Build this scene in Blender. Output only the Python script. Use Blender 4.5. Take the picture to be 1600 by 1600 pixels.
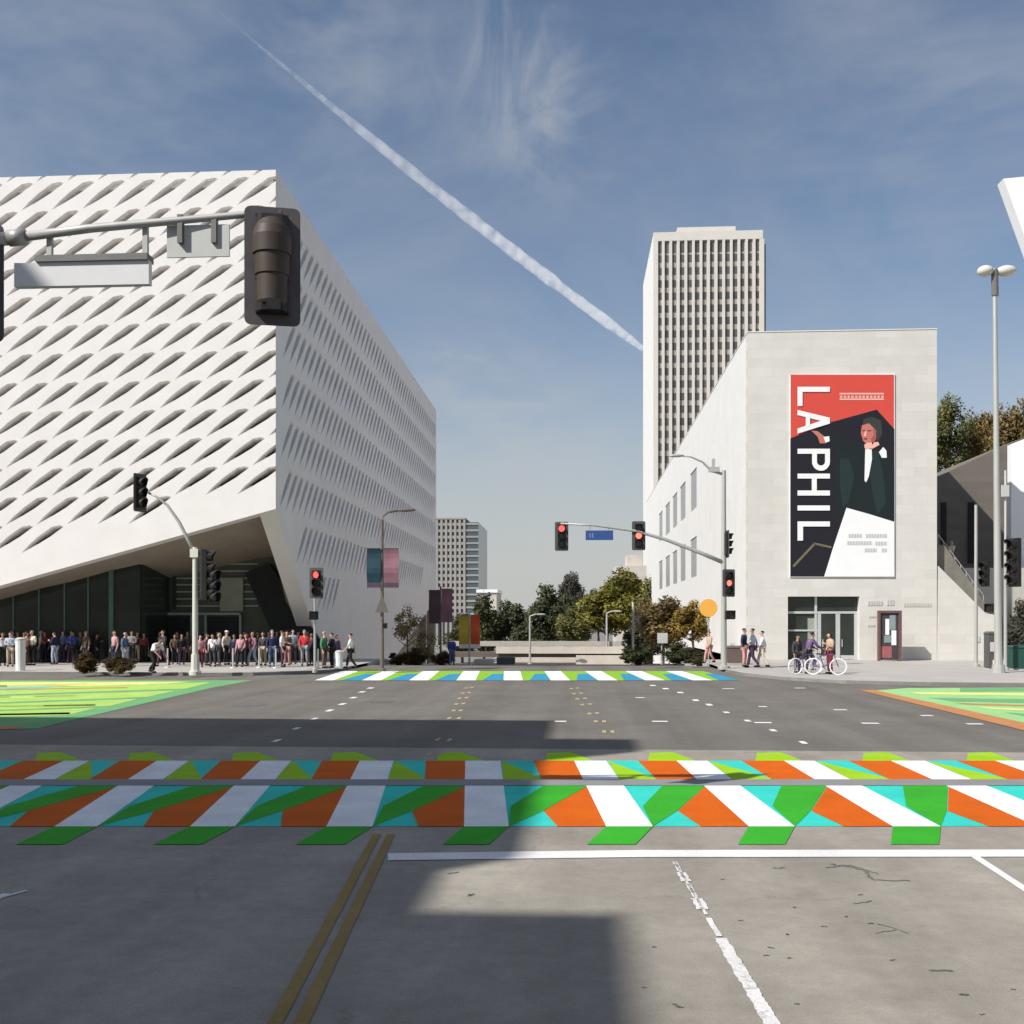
import bpy, bmesh, math, random
from mathutils import Vector, Matrix
R = math.radians
for o in list(bpy.data.objects):
    bpy.data.objects.remove(o)
scene = bpy.context.scene
COL = scene.collection

# ------------------------------------------------------------------ camera, sky, sun, exposure
CAM_H = 2.5
PSI = math.atan(100 / 1600)
CP, SP = math.cos(PSI), math.sin(PSI)
cam = bpy.data.objects.new("camera", bpy.data.cameras.new("camera"))
COL.objects.link(cam)
cam.location = (0, 0, CAM_H)
cam.rotation_euler = (R(90), 0, PSI)
cam.data.sensor_width = 36
cam.data.lens = 36
cam.data.shift_y = 169 / 1600
cam.data.clip_start = 0.1
cam.data.clip_end = 60000
scene.camera = cam

SUN_EL = R(42)
TO_SUN = Vector((-0.788 * math.cos(SUN_EL), -0.616 * math.cos(SUN_EL), math.sin(SUN_EL)))
world = bpy.data.worlds.new("World")
scene.world = world
world.use_nodes = True
wn, wl = world.node_tree.nodes, world.node_tree.links
wn.clear()
w_out = wn.new("ShaderNodeOutputWorld")
sky = wn.new("ShaderNodeTexSky")
sky.sky_type = 'NISHITA'
sky.sun_disc = False
sky.sun_elevation = SUN_EL
sky.sun_rotation = math.atan2(-0.788, -0.616) % (2 * math.pi)
sky.air_density = 1.0
sky.dust_density = 1.2
sky.ozone_density = 1.6
sky.altitude = 80
bg = wn.new("ShaderNodeBackground")
bg.inputs["Strength"].default_value = 0.095
# thin cirrus veils mixed into the sky by direction
tc = wn.new("ShaderNodeTexCoord")
mp = wn.new("ShaderNodeMapping")
mp.inputs["Rotation"].default_value = (0.3, 0.5, 0.9)
mp.inputs["Scale"].default_value = (1.6, 2.6, 3.4)
nz = wn.new("ShaderNodeTexNoise")
nz.inputs["Scale"].default_value = 1.5
nz.inputs["Detail"].default_value = 5
nz.inputs["Roughness"].default_value = 0.62
nz.inputs["Distortion"].default_value = 0.7
cr = wn.new("ShaderNodeValToRGB")
cr.color_ramp.elements[0].position = 0.40
cr.color_ramp.elements[0].color = (0, 0, 0, 1)
cr.color_ramp.elements[1].position = 0.88
cr.color_ramp.elements[1].color = (0.42, 0.42, 0.42, 1)
mx = wn.new("ShaderNodeMix")
mx.data_type = 'RGBA'
mx.inputs[7].default_value = (4.4, 4.6, 4.9, 1)
wl.new(tc.outputs["Generated"], mp.inputs["Vector"])
wl.new(mp.outputs["Vector"], nz.inputs["Vector"])
wl.new(nz.outputs["Fac"], cr.inputs["Fac"])
wl.new(cr.outputs["Color"], mx.inputs[0])
wl.new(sky.outputs["Color"], mx.inputs[6])
# a pale milky layer of air low in the sky ahead
sp_ = wn.new("ShaderNodeSeparateXYZ")
wl.new(tc.outputs["Generated"], sp_.inputs[0])
hz = wn.new("ShaderNodeValToRGB")
hz.color_ramp.elements[1].position = 0.5
hz.color_ramp.elements[1].color = (0.0, 0.0, 0.0, 1)
hz.color_ramp.elements[0].color = (0.95, 0.95, 0.95, 1)
for pos, v in ((0.10, .66), (0.20, .28), (0.29, .04)):
    e = hz.color_ramp.elements.new(pos)
    e.color = (v, v, v, 1)
wl.new(sp_.outputs["Z"], hz.inputs["Fac"])
fr_ = wn.new("ShaderNodeMapRange"); fr_.interpolation_type = 'SMOOTHSTEP'
fr_.inputs["From Min"].default_value = -1.6; fr_.inputs["From Max"].default_value = 0.3
wl.new(sp_.outputs["Y"], fr_.inputs["Value"])
mm_ = wn.new("ShaderNodeMath"); mm_.operation = 'MULTIPLY'
wl.new(hz.outputs["Color"], mm_.inputs[0]); wl.new(fr_.outputs[0], mm_.inputs[1])
mh = wn.new("ShaderNodeMix"); mh.data_type = 'RGBA'
wl.new(mm_.outputs[0], mh.inputs[0]); wl.new(mx.outputs[2], mh.inputs[6])
mh.inputs[7].default_value = (4.95, 5.0, 4.9, 1)
def wisp(prev, d, size, amount, scale, rot, det=6):
    """a feathery cirrus patch around the sky direction d"""
    dp = wn.new("ShaderNodeVectorMath"); dp.operation = 'DISTANCE'
    nv = wn.new("ShaderNodeVectorMath"); nv.operation = 'NORMALIZE'; wl.new(tc.outputs["Generated"], nv.inputs[0])
    wl.new(nv.outputs[0], dp.inputs[0]); dp.inputs[1].default_value = Vector(d).normalized()
    mr = wn.new("ShaderNodeMapRange"); mr.interpolation_type = 'SMOOTHSTEP'
    mr.inputs["From Min"].default_value = size; mr.inputs["From Max"].default_value = 0.0
    wl.new(dp.outputs["Value"], mr.inputs["Value"])
    m2 = wn.new("ShaderNodeMapping"); m2.inputs["Rotation"].default_value = rot; m2.inputs["Scale"].default_value = scale
    wl.new(nv.outputs[0], m2.inputs["Vector"])
    n2 = wn.new("ShaderNodeTexNoise"); n2.inputs["Scale"].default_value = 3.0; n2.inputs["Detail"].default_value = 4; n2.inputs["Roughness"].default_value = 0.6; n2.inputs["Distortion"].default_value = 0.9 if size < .15 else 0.0
    wl.new(m2.outputs["Vector"], n2.inputs["Vector"])
    r3 = wn.new("ShaderNodeMapRange"); r3.interpolation_type = 'SMOOTHSTEP'; r3.inputs["From Min"].default_value = 0.36; r3.inputs["From Max"].default_value = 0.74
    wl.new(n2.outputs["Fac"], r3.inputs["Value"])
    k1 = wn.new("ShaderNodeMath"); k1.operation = 'MULTIPLY'; wl.new(mr.outputs[0], k1.inputs[0]); wl.new(r3.outputs[0], k1.inputs[1])
    k2 = wn.new("ShaderNodeMath"); k2.operation = 'MULTIPLY'; wl.new(k1.outputs[0], k2.inputs[0]); k2.inputs[1].default_value = amount
    mw = wn.new("ShaderNodeMix"); mw.data_type = 'RGBA'
    wl.new(k2.outputs[0], mw.inputs[0]); wl.new(prev, mw.inputs[6]); mw.inputs[7].default_value = (4.6, 4.85, 5.1, 1)
    return mw.outputs[2]
def sky_dir(px, py):
    xc, zc = (px - 800) / 1600, (969 - py) / 1600
    return (xc * CP - SP, xc * SP + CP, zc)
sky_c = mh.outputs[2]
for px, py, size, amt, sc_, rot in ((790, 120, .11, .55, (5, 2, 2.2), (0, .5, .2)), (870, 190, .10, .45, (3, 2, 5), (0, -.6, 0)), (520, 60, .16, .4, (2.5, 2, 5), (0, .6, 0)), (760, 660, .16, .75, (2, 2, 5), (0, .1, 0)),
                                (920, 780, .14, .5, (1.5, 2, 6), (0, -.1, 0)), (1450, 170, .22, .35, (1.2, 2, 6), (0, -.55, 0)), (150, 130, .3, .35, (1.5, 2, 4), (0, .5, 0))):
    sky_c = wisp(sky_c, sky_dir(px, py), size, amt, sc_, rot)
wl.new(sky_c, bg.inputs["Color"])
wl.new(bg.outputs["Background"], w_out.inputs["Surface"])

sun = bpy.data.objects.new("sun", bpy.data.lights.new("sun", 'SUN'))
COL.objects.link(sun)
sun.data.energy = 4.8
sun.data.angle = R(0.5)
sun.data.color = (1.0, 0.97, 0.925)
sun.rotation_euler = (-TO_SUN).to_track_quat('-Z', 'Y').to_euler()
sun.location = (-60, -50, 80)
scene.cycles.volume_bounces = 4
scene.view_settings.view_transform = 'Standard'
scene.view_settings.look = 'None'
scene.view_settings.exposure = 0.2
scene.view_settings.gamma = 1.0

# ------------------------------------------------------------------ surveying helpers: photo pixel (1600 px) -> place
def ray(px, py):
    xc, zc = (px - 800) / 1600, (969 - py) / 1600
    return Vector((xc * CP - SP, xc * SP + CP, zc))
def at_d(px, py, d):
    r = ray(px, py) * d
    return Vector((r.x, r.y, CAM_H + r.z))
def at_z(px, py, z=0.0):
    r = ray(px, py)
    return Vector((0, 0, CAM_H)) + r * ((z - CAM_H) / r.z)
def at_y(px, py, y):
    r = ray(px, py)
    return Vector((0, 0, CAM_H)) + r * (y / r.y)
def at_x(px, py, x):
    r = ray(px, py)
    return Vector((0, 0, CAM_H)) + r * (x / r.x)
def terrain(y):
    return 0.0 if y < 56 else -0.042 * (min(y, 170) - 56)

# ------------------------------------------------------------------ mesh helpers
ORIGIN = {}
class MB:
    def __init__(s):
        s.v, s.f, s.m = [], [], []
    def poly(s, pts, mi=0):
        i = len(s.v)
        s.v += [tuple(p) for p in pts]
        s.f.append(list(range(i, i + len(pts))))
        s.m.append(mi)
    def hexa(s, b, t, mi=0):
        i = len(s.v); n = len(b)
        s.v += [tuple(p) for p in b] + [tuple(p) for p in t]
        s.f += [list(range(i, i + n))[::-1], list(range(i + n, i + 2 * n))]
        for k in range(n):
            j = (k + 1) % n
            s.f.append([i + k, i + j, i + n + j, i + n + k])
        s.m += [mi] * (n + 2)
    def box(s, x0, x1, y0, y1, z0, z1, mi=0):
        s.hexa([(x0, y0, z0), (x1, y0, z0), (x1, y1, z0), (x0, y1, z0)],
               [(x0, y0, z1), (x1, y0, z1), (x1, y1, z1), (x0, y1, z1)], mi)
    def tube(s, path, rad, n=10, mi=0, cap=True):
        path = [Vector(p) for p in path]
        if not isinstance(rad, (list, tuple)):
            rad = [rad] * len(path)
        rings = []
        for k, p in enumerate(path):
            a = path[max(k - 1, 0)]; b = path[min(k + 1, len(path) - 1)]
            d = (b - a).normalized()
            up = Vector((0, 0, 1)) if abs(d.z) < 0.95 else Vector((1, 0, 0))
            e = d.cross(up).normalized(); g = e.cross(d).normalized()
            i = len(s.v)
            for q in range(n):
                t = 2 * math.pi * q / n
                s.v.append(tuple(p + (e * math.cos(t) + g * math.sin(t)) * rad[k]))
            rings.append(i)
        for a, b in zip(rings[:-1], rings[1:]):
            for q in range(n):
                j = (q + 1) % n
                s.f.append([a + q, a + j, b + j, b + q]); s.m.append(mi)
        if cap:
            s.f.append([rings[0] + q for q in range(n)][::-1]); s.m.append(mi)
            s.f.append([rings[-1] + q for q in range(n)]); s.m.append(mi)
    def ball(s, c, r, seg=12, rings=8, mi=0, noise=None):
        i0 = len(s.v); rx, ry, rz = (r, r, r) if not isinstance(r, (tuple, list)) else r
        for a in range(rings + 1):
            th = math.pi * a / rings
            for b in range(seg):
                ph = 2 * math.pi * b / seg
                s.v.append((c[0] + rx * math.sin(th) * math.cos(ph), c[1] + ry * math.sin(th) * math.sin(ph), c[2] + rz * math.cos(th)))
        for a in range(rings):
            for b in range(seg):
                b2 = (b + 1) % seg
                s.f.append([i0 + a * seg + b, i0 + (a + 1) * seg + b, i0 + (a + 1) * seg + b2, i0 + a * seg + b2]); s.m.append(mi)
    def build(s, name, mats, parent=None, smooth=False, clean=False, bevel=0):
        base = ORIGIN.get(parent.name, Vector((0, 0, 0))) if parent else Vector((0, 0, 0))
        me = bpy.data.meshes.new(name)
        me.from_pydata([(v[0] - base.x, v[1] - base.y, v[2] - base.z) for v in s.v], [], s.f)
        if not isinstance(mats, (list, tuple)):
            mats = [mats]
        for m in mats:
            me.materials.append(m)
        me.polygons.foreach_set("material_index", s.m)
        if clean:
            bm = bmesh.new(); bm.from_mesh(me)
            bmesh.ops.remove_doubles(bm, verts=bm.verts, dist=1e-4)
            bmesh.ops.recalc_face_normals(bm, faces=bm.faces)
            bm.to_mesh(me); bm.free()
        me.update()
        if smooth:
            me.shade_smooth()
        return link(name, me, parent, base)
def link(name, me, parent=None, base=None):
    o = bpy.data.objects.new(name, me)
    COL.objects.link(o)
    if parent:
        o.parent = parent
        ORIGIN[o.name] = base if base is not None else ORIGIN.get(parent.name, Vector((0, 0, 0)))
    return o
def tag(o, label=None, cat=None, group=None, kind=None):
    if label: o["label"] = label
    if cat: o["category"] = cat
    if group: o["group"] = group
    if kind: o["kind"] = kind
    return o
def thing(name, label, cat, loc=(0, 0, 0), rz=0.0, group=None):
    o = bpy.data.objects.new(name, None)
    COL.objects.link(o)
    o.location = loc
    o.rotation_euler = (0, 0, rz)
    o.empty_display_size = 0.3
    ORIGIN[o.name] = Vector(loc)
    return tag(o, label, cat, group)
def copy_tree(o, parent=None):
    c = o.copy(); COL.objects.link(c)
    if parent:
        c.parent = parent
    for ch in list(o.children):
        copy_tree(ch, c)
    return c

# ------------------------------------------------------------------ materials
def mat(name, col, rough=0.8, var=0.15, scale=3.0, metal=0.0, bump=0.0, bscale=None, spec=0.3, streak=False, coord="Object"):
    m = bpy.data.materials.new(name); m.use_nodes = True
    nt = m.node_tree; n, l = nt.nodes, nt.links
    b = n["Principled BSDF"]
    b.inputs["Roughness"].default_value = rough
    b.inputs["Metallic"].default_value = metal
    b.inputs["Specular IOR Level"].default_value = spec
    t = n.new("ShaderNodeTexCoord"); mpn = n.new("ShaderNodeMapping")
    if streak:
        mpn.inputs["Scale"].default_value = (1, 1, 0.12)
    l.new(t.outputs[coord], mpn.inputs["Vector"])
    nn = n.new("ShaderNodeTexNoise"); nn.inputs["Scale"].default_value = scale; nn.inputs["Detail"].default_value = 7; nn.inputs["Roughness"].default_value = 0.65
    l.new(mpn.outputs["Vector"], nn.inputs["Vector"])
    c = n.new("ShaderNodeValToRGB")
    c.color_ramp.elements[0].position = 0.25; c.color_ramp.elements[1].position = 0.75
    c.color_ramp.elements[0].color = (*[max(0, x * (1 - var)) for x in col], 1)
    c.color_ramp.elements[1].color = (*[min(1, x * (1 + var)) for x in col], 1)
    l.new(nn.outputs["Fac"], c.inputs["Fac"])
    l.new(c.outputs["Color"], b.inputs["Base Color"])
    if bump:
        bn = n.new("ShaderNodeTexNoise"); bn.inputs["Scale"].default_value = bscale or scale * 8; bn.inputs["Detail"].default_value = 4
        l.new(t.outputs[coord], bn.inputs["Vector"])
        bb = n.new("ShaderNodeBump"); bb.inputs["Strength"].default_value = bump; bb.inputs["Distance"].default_value = 0.02
        l.new(bn.outputs["Fac"], bb.inputs["Height"]); l.new(bb.outputs["Normal"], b.inputs["Normal"])
    return m

def road_mat(name, col, crack, stain_col, speck=0.25, patch=0.25):
    """pavement with fine aggregate, broad patches, stains and thin cracks"""
    m = bpy.data.materials.new(name); m.use_nodes = True
    nt = m.node_tree; n, l = nt.nodes, nt.links
    b = n["Principled BSDF"]; b.inputs["Roughness"].default_value = 0.9; b.inputs["Specular IOR Level"].default_value = 0.2
    t = n.new("ShaderNodeTexCoord")
    def noise(scale, detail, rough=0.6, sc=None, dist=0):
        x = n.new("ShaderNodeTexNoise"); x.inputs["Scale"].default_value = scale; x.inputs["Detail"].default_value = detail
        x.inputs["Roughness"].default_value = rough; x.inputs["Distortion"].default_value = dist
        if sc:
            mm = n.new("ShaderNodeMapping"); mm.inputs["Scale"].default_value = sc
            l.new(t.outputs["Object"], mm.inputs["Vector"]); l.new(mm.outputs["Vector"], x.inputs["Vector"])
        else:
            l.new(t.outputs["Object"], x.inputs["Vector"])
        return x
    def ramp(src, p0, c0, p1, c1):
        r = n.new("ShaderNodeValToRGB"); r.color_ramp.elements[0].position = p0; r.color_ramp.elements[1].position = p1
        r.color_ramp.elements[0].color = (*c0, 1); r.color_ramp.elements[1].color = (*c1, 1)
        l.new(src, r.inputs["Fac"]); return r
    def mul(a, bb):
        x = n.new("ShaderNodeMix"); x.data_type = 'RGBA'; x.blend_type = 'MULTIPLY'; x.inputs[0].default_value = 1
        l.new(a, x.inputs[6]); l.new(bb, x.inputs[7]); return x.outputs[2]
    base = ramp(noise(0.35, 6, 0.7).outputs["Fac"], 0.3, [c * (1 - patch) for c in col], 0.7, [c * (1 + patch) for c in col]).outputs["Color"]
    fine = ramp(noise(60, 3, 0.8).outputs["Fac"], 0.3, (1 - speck,) * 3, 0.7, (1 + speck,) * 3).outputs["Color"]
    mid = ramp(noise(5, 6, 0.75).outputs["Fac"], 0.3, (0.88,) * 3, 0.7, (1.1,) * 3).outputs["Color"]
    tyre = ramp(noise(0.9, 3, 0.5, (1.0, 0.03, 1)).outputs["Fac"], 0.35, (0.84,) * 3, 0.65, (1.06,) * 3).outputs["Color"]
    blot = ramp(noise(1.1, 7, 0.75, dist=0.8).outputs["Fac"], 0.66, (1, 1, 1), 0.78, stain_col).outputs["Color"]
    v = n.new("ShaderNodeTexVoronoi"); v.feature = 'DISTANCE_TO_EDGE'; v.inputs["Scale"].default_value = 0.28
    wv = noise(2.2, 5, 0.7)
    add = n.new("ShaderNodeMix"); add.data_type = 'VECTOR'; add.inputs[0].default_value = 0.35
    l.new(t.outputs["Object"], add.inputs[4]); l.new(wv.outputs["Color"], add.inputs[5]); l.new(add.outputs[1], v.inputs["Vector"])
    ck0 = ramp(v.outputs["Distance"], 0.0, (crack,) * 3, 0.004, (1, 1, 1)).outputs["Color"]
    ckm = n.new("ShaderNodeMix"); ckm.data_type = 'RGBA'; ckm.inputs[7].default_value = (1, 1, 1, 1)
    l.new(ramp(noise(0.5, 4, 0.6).outputs["Fac"], 0.42, (0, 0, 0), 0.5, (1, 1, 1)).outputs["Color"], ckm.inputs[0]); l.new(ck0, ckm.inputs[6])
    ck = ckm.outputs[2]
    c = mul(mul(mul(mul(mul(base, fine), mid), tyre), blot), ck)
    l.new(c, b.inputs["Base Color"])
    bb = n.new("ShaderNodeBump"); bb.inputs["Strength"].default_value = 0.25; bb.inputs["Distance"].default_value = 0.01
    l.new(noise(90, 2).outputs["Fac"], bb.inputs["Height"]); l.new(bb.outputs["Normal"], b.inputs["Normal"])
    return m

def paint_mat(name, col, under=(0.16, 0.15, 0.14), wear=0.62):
    """street paint: worn through to the road in small flecks"""
    m = bpy.data.materials.new(name); m.use_nodes = True
    nt = m.node_tree; n, l = nt.nodes, nt.links
    b = n["Principled BSDF"]; b.inputs["Roughness"].default_value = 0.85; b.inputs["Specular IOR Level"].default_value = 0.08
    t = n.new("ShaderNodeTexCoord")
    a = n.new("ShaderNodeTexNoise"); a.inputs["Scale"].default_value = 9; a.inputs["Detail"].default_value = 9; a.inputs["Roughness"].default_value = 0.8
    l.new(t.outputs["Object"], a.inputs["Vector"])
    r = n.new("ShaderNodeValToRGB"); r.color_ramp.elements[0].position = wear; r.color_ramp.elements[1].position = wear + 0.1
    r.color_ramp.elements[0].color = (0, 0, 0, 1); r.color_ramp.elements[1].color = (0.75, 0.75, 0.75, 1)
    l.new(a.outputs["Fac"], r.inputs["Fac"])
    g = n.new("ShaderNodeTexNoise"); g.inputs["Scale"].default_value = 1.3; g.inputs["Detail"].default_value = 6
    l.new(t.outputs["Object"], g.inputs["Vector"])
    r2 = n.new("ShaderNodeValToRGB"); r2.color_ramp.elements[0].position = 0.3; r2.color_ramp.elements[1].position = 0.7
    r2.color_ramp.elements[0].color = (*[c * 0.88 for c in col], 1); r2.color_ramp.elements[1].color = (*[min(1, c * 1.06) for c in col], 1)
    l.new(g.outputs["Fac"], r2.inputs["Fac"])
    x = n.new("ShaderNodeMix"); x.data_type = 'RGBA'
    l.new(r.outputs["Color"], x.inputs[0]); l.new(r2.outputs["Color"], x.inputs[6]); x.inputs[7].default_value = (*under, 1)
    gr = n.new("ShaderNodeTexNoise"); gr.inputs["Scale"].default_value = 55; gr.inputs["Detail"].default_value = 2
    l.new(t.outputs["Object"], gr.inputs["Vector"])
    r4 = n.new("ShaderNodeValToRGB"); r4.color_ramp.elements[0].position = 0.3; r4.color_ramp.elements[1].position = 0.7
    r4.color_ramp.elements[0].color = (0.84, 0.84, 0.84, 1); r4.color_ramp.elements[1].color = (1.05, 1.05, 1.05, 1)
    l.new(gr.outputs["Fac"], r4.inputs["Fac"])
    y = n.new("ShaderNodeMix"); y.data_type = 'RGBA'; y.blend_type = 'MULTIPLY'; y.inputs[0].default_value = 1
    l.new(x.outputs[2], y.inputs[6]); l.new(r4.outputs["Color"], y.inputs[7]); l.new(y.outputs[2], b.inputs["Base Color"])
    return m

def stone_mat(name, col, bw=1.5, bh=0.6, axis='XZ', var=0.1, mort=0.9):
    """stone or panel cladding with fine joints"""
    m = bpy.data.materials.new(name); m.use_nodes = True
    nt = m.node_tree; n, l = nt.nodes, nt.links
    b = n["Principled BSDF"]; b.inputs["Roughness"].default_value = 0.75; b.inputs["Specular IOR Level"].default_value = 0.25
    t = n.new("ShaderNodeTexCoord"); sx = n.new("ShaderNodeSeparateXYZ"); cx = n.new("ShaderNodeCombineXYZ")
    l.new(t.outputs["Object"], sx.inputs[0])
    l.new(sx.outputs[axis[0]], cx.inputs[0]); l.new(sx.outputs[axis[1]], cx.inputs[1])
    br = n.new("ShaderNodeTexBrick"); br.inputs["Scale"].default_value = 1
    br.inputs["Brick Width"].default_value = bw; br.inputs["Row Height"].default_value = bh
    br.inputs["Mortar Size"].default_value = 0.012; br.inputs["Mortar Smooth"].default_value = 0.3
    br.inputs["Color1"].default_value = (*[c * (1 - var) for c in col], 1)
    br.inputs["Color2"].default_value = (*[min(1, c * (1 + var)) for c in col], 1)
    br.inputs["Mortar"].default_value = (*[c * mort for c in col], 1)
    l.new(cx.outputs[0], br.inputs["Vector"])
    nn = n.new("ShaderNodeTexNoise"); nn.inputs["Scale"].default_value = 0.5; nn.inputs["Detail"].default_value = 8; nn.inputs["Roughness"].default_value = 0.7
    l.new(t.outputs["Object"], nn.inputs["Vector"])
    r = n.new("ShaderNodeValToRGB"); r.color_ramp.elements[0].position = 0.3; r.color_ramp.elements[1].position = 0.7
    r.color_ramp.elements[0].color = (0.93, 0.925, 0.91, 1); r.color_ramp.elements[1].color = (1.04, 1.04, 1.04, 1)
    l.new(nn.outputs["Fac"], r.inputs["Fac"])
    x = n.new("ShaderNodeMix"); x.data_type = 'RGBA'; x.blend_type = 'MULTIPLY'; x.inputs[0].default_value = 1
    l.new(br.outputs["Color"], x.inputs[6]); l.new(r.outputs["Color"], x.inputs[7])
    l.new(x.outputs[2], b.inputs["Base Color"])
    return m

def leaf_mat(name, dark, light):
    m = bpy.data.materials.new(name); m.use_nodes = True
    nt = m.node_tree; n, l = nt.nodes, nt.links
    b = n["Principled BSDF"]; b.inputs["Roughness"].default_value = 0.6; b.inputs["Specular IOR Level"].default_value = 0.3
    g = n.new("ShaderNodeNewGeometry")
    r = n.new("ShaderNodeValToRGB"); r.color_ramp.elements[0].color = (*dark, 1); r.color_ramp.elements[1].color = (*light, 1)
    l.new(g.outputs["Random Per Island"], r.inputs["Fac"])
    t = n.new("ShaderNodeTexCoord"); nn = n.new("ShaderNodeTexNoise"); nn.inputs["Scale"].default_value = 0.6; nn.inputs["Detail"].default_value = 3
    l.new(t.outputs["Object"], nn.inputs["Vector"])
    r2 = n.new("ShaderNodeValToRGB"); r2.color_ramp.elements[0].position = 0.35; r2.color_ramp.elements[1].position = 0.65
    r2.color_ramp.elements[0].color = (0.65, 0.65, 0.65, 1); r2.color_ramp.elements[1].color = (1.25, 1.2, 1.1, 1)
    l.new(nn.outputs["Fac"], r2.inputs["Fac"])
    x = n.new("ShaderNodeMix"); x.data_type = 'RGBA'; x.blend_type = 'MULTIPLY'; x.inputs[0].default_value = 1
    l.new(r.outputs["Color"], x.inputs[6]); l.new(r2.outputs["Color"], x.inputs[7]); l.new(x.outputs[2], b.inputs["Base Color"])
    tr = n.new("ShaderNodeBsdfTranslucent"); ms = n.new("ShaderNodeMixShader"); ms.inputs[0].default_value = 0.25
    l.new(x.outputs[2], tr.inputs["Color"]); l.new(b.outputs[0], ms.inputs[1]); l.new(tr.outputs[0], ms.inputs[2])
    l.new(ms.outputs[0], n["Material Output"].inputs["Surface"])
    return m

def lamp_mat(name, col, strength):
    m = bpy.data.materials.new(name); m.use_nodes = True
    b = m.node_tree.nodes["Principled BSDF"]
    b.inputs["Base Color"].default_value = (*col, 1)
    b.inputs["Emission Color"].default_value = (*col, 1)
    b.inputs["Emission Strength"].default_value = strength
    return m

M = {}
M["asphalt"] = road_mat("asphalt", (0.166, 0.151, 0.130), 0.80, (0.75, 0.75, 0.75), speck=0.28, patch=0.16)
M["concrete_road"] = road_mat("concrete_road", (0.315, 0.285, 0.238), 0.78, (0.70, 0.69, 0.67), speck=0.18, patch=0.22)
M["ground"] = mat("ground", (0.22, 0.21, 0.19), 0.95, 0.2, 0.5)
M["pavement"] = stone_mat("pavement", (0.42, 0.395, 0.365), 1.5, 1.5, 'XY', 0.05)
M["kerb"] = mat("kerb", (0.45, 0.43, 0.40), 0.85, 0.12, 2.0, bump=0.2)
M["veil"] = mat("veil", (0.755, 0.718, 0.695), 0.7, 0.06, 0.6, bump=0.05, bscale=8)
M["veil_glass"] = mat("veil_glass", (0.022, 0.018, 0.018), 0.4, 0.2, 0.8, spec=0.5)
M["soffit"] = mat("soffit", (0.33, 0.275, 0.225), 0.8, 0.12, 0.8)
M["glass_dark"] = mat("glass_dark", (0.028, 0.034, 0.028), 0.12, 0.4, 0.5, spec=0.5)
M["glass_green"] = mat("glass_green", (0.085, 0.095, 0.07), 0.2, 0.3, 0.6, spec=0.5)
M["mullion"] = mat("mullion", (0.33, 0.37, 0.34), 0.4, 0.1, 3)
M["mullion_teal"] = mat("mullion_teal", (0.09, 0.16, 0.14), 0.3, 0.15, 3)
M["panel_green"] = mat("panel_green", (0.30, 0.32, 0.25), 0.6, 0.1, 2)
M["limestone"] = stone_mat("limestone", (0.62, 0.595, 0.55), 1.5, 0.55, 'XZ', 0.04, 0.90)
M["limestone_sunlit"] = stone_mat("limestone_sunlit", (0.70, 0.69, 0.67), 1.6, 0.8, 'YZ', 0.008, 0.97)  # limestone copy coloured paler and whiter, as its side looks in sun
M["window_dark"] = mat("window_dark", (0.10, 0.10, 0.10), 0.3, 0.3, 0.7, spec=0.5)
M["window_grey"] = mat("window_grey", (0.30, 0.30, 0.30), 0.35, 0.15, 0.7, spec=0.5)
M["tower_wall"] = mat("tower_wall", (0.62, 0.585, 0.53), 0.8, 0.06, 0.3)
M["tower_sunlit"] = mat("tower_sunlit", (0.68, 0.67, 0.64), 0.8, 0.05, 0.3)  # tower wall colour lightened to stand for sun on the left face
M["spandrel"] = mat("spandrel", (0.36, 0.325, 0.29), 0.75, 0.12, 0.4)
M["tower_window"] = mat("tower_window", (0.085, 0.078, 0.07), 0.3, 0.55, 0.09, spec=0.5)
M["office_wall"] = mat("office_wall", (0.30, 0.285, 0.265), 0.8, 0.08, 0.2)
M["office_window"] = mat("office_window", (0.085, 0.09, 0.09), 0.3, 0.4, 0.12, spec=0.5)
M["office_glass"] = mat("office_glass", (0.075, 0.10, 0.115), 0.2, 0.25, 0.1, spec=0.5)
M["white_metal"] = mat("white_metal", (0.80, 0.80, 0.82), 0.45, 0.03, 0.4, metal=0.0)
M["brown_metal"] = stone_mat("brown_metal", (0.175, 0.152, 0.128), 2.5, 0.5, 'XZ', 0.08)
M["stair"] = mat("stair", (0.40, 0.38, 0.33), 0.85, 0.12, 1.5)
M["signal_black"] = mat("signal_black", (0.022, 0.02, 0.02), 0.5, 0.3, 3)
M["backplate"] = mat("backplate", (0.085, 0.073, 0.075), 0.55, 0.2, 4)
M["signal_brown"] = mat("signal_brown", (0.06, 0.043, 0.033), 0.55, 0.2, 4)
M["visor_inner"] = mat("visor_inner", (0.02, 0.018, 0.016), 0.7, 0.2, 4)
M["lens_off"] = mat("lens_off", (0.03, 0.022, 0.02), 0.2, 0.3, 6, spec=0.5)
M["lens_red"] = lamp_mat("lens_red", (1.0, 0.10, 0.09), 1.6)
M["lens_orange"] = lamp_mat("lens_orange", (1.0, 0.2, 0.14), 1.5)
M["galv"] = mat("galv", (0.42, 0.41, 0.385), 0.5, 0.12, 3, metal=0.2, streak=True)
M["galv_dark"] = mat("galv_dark", (0.16, 0.155, 0.145), 0.5, 0.15, 3, metal=0.2)
M["pole_cream"] = mat("pole_cream", (0.60, 0.575, 0.52), 0.6, 0.08, 3, streak=True)
M["pole_brown"] = mat("pole_brown", (0.14, 0.12, 0.105), 0.6, 0.15, 3)
M["sign_white"] = mat("sign_white", (0.70, 0.69, 0.68), 0.5, 0.05, 2)
M["sign_grey"] = mat("sign_grey", (0.50, 0.50, 0.47), 0.5, 0.06, 3)
M["sign_blue"] = mat("sign_blue", (0.035, 0.075, 0.24), 0.45, 0.08, 3)
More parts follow.
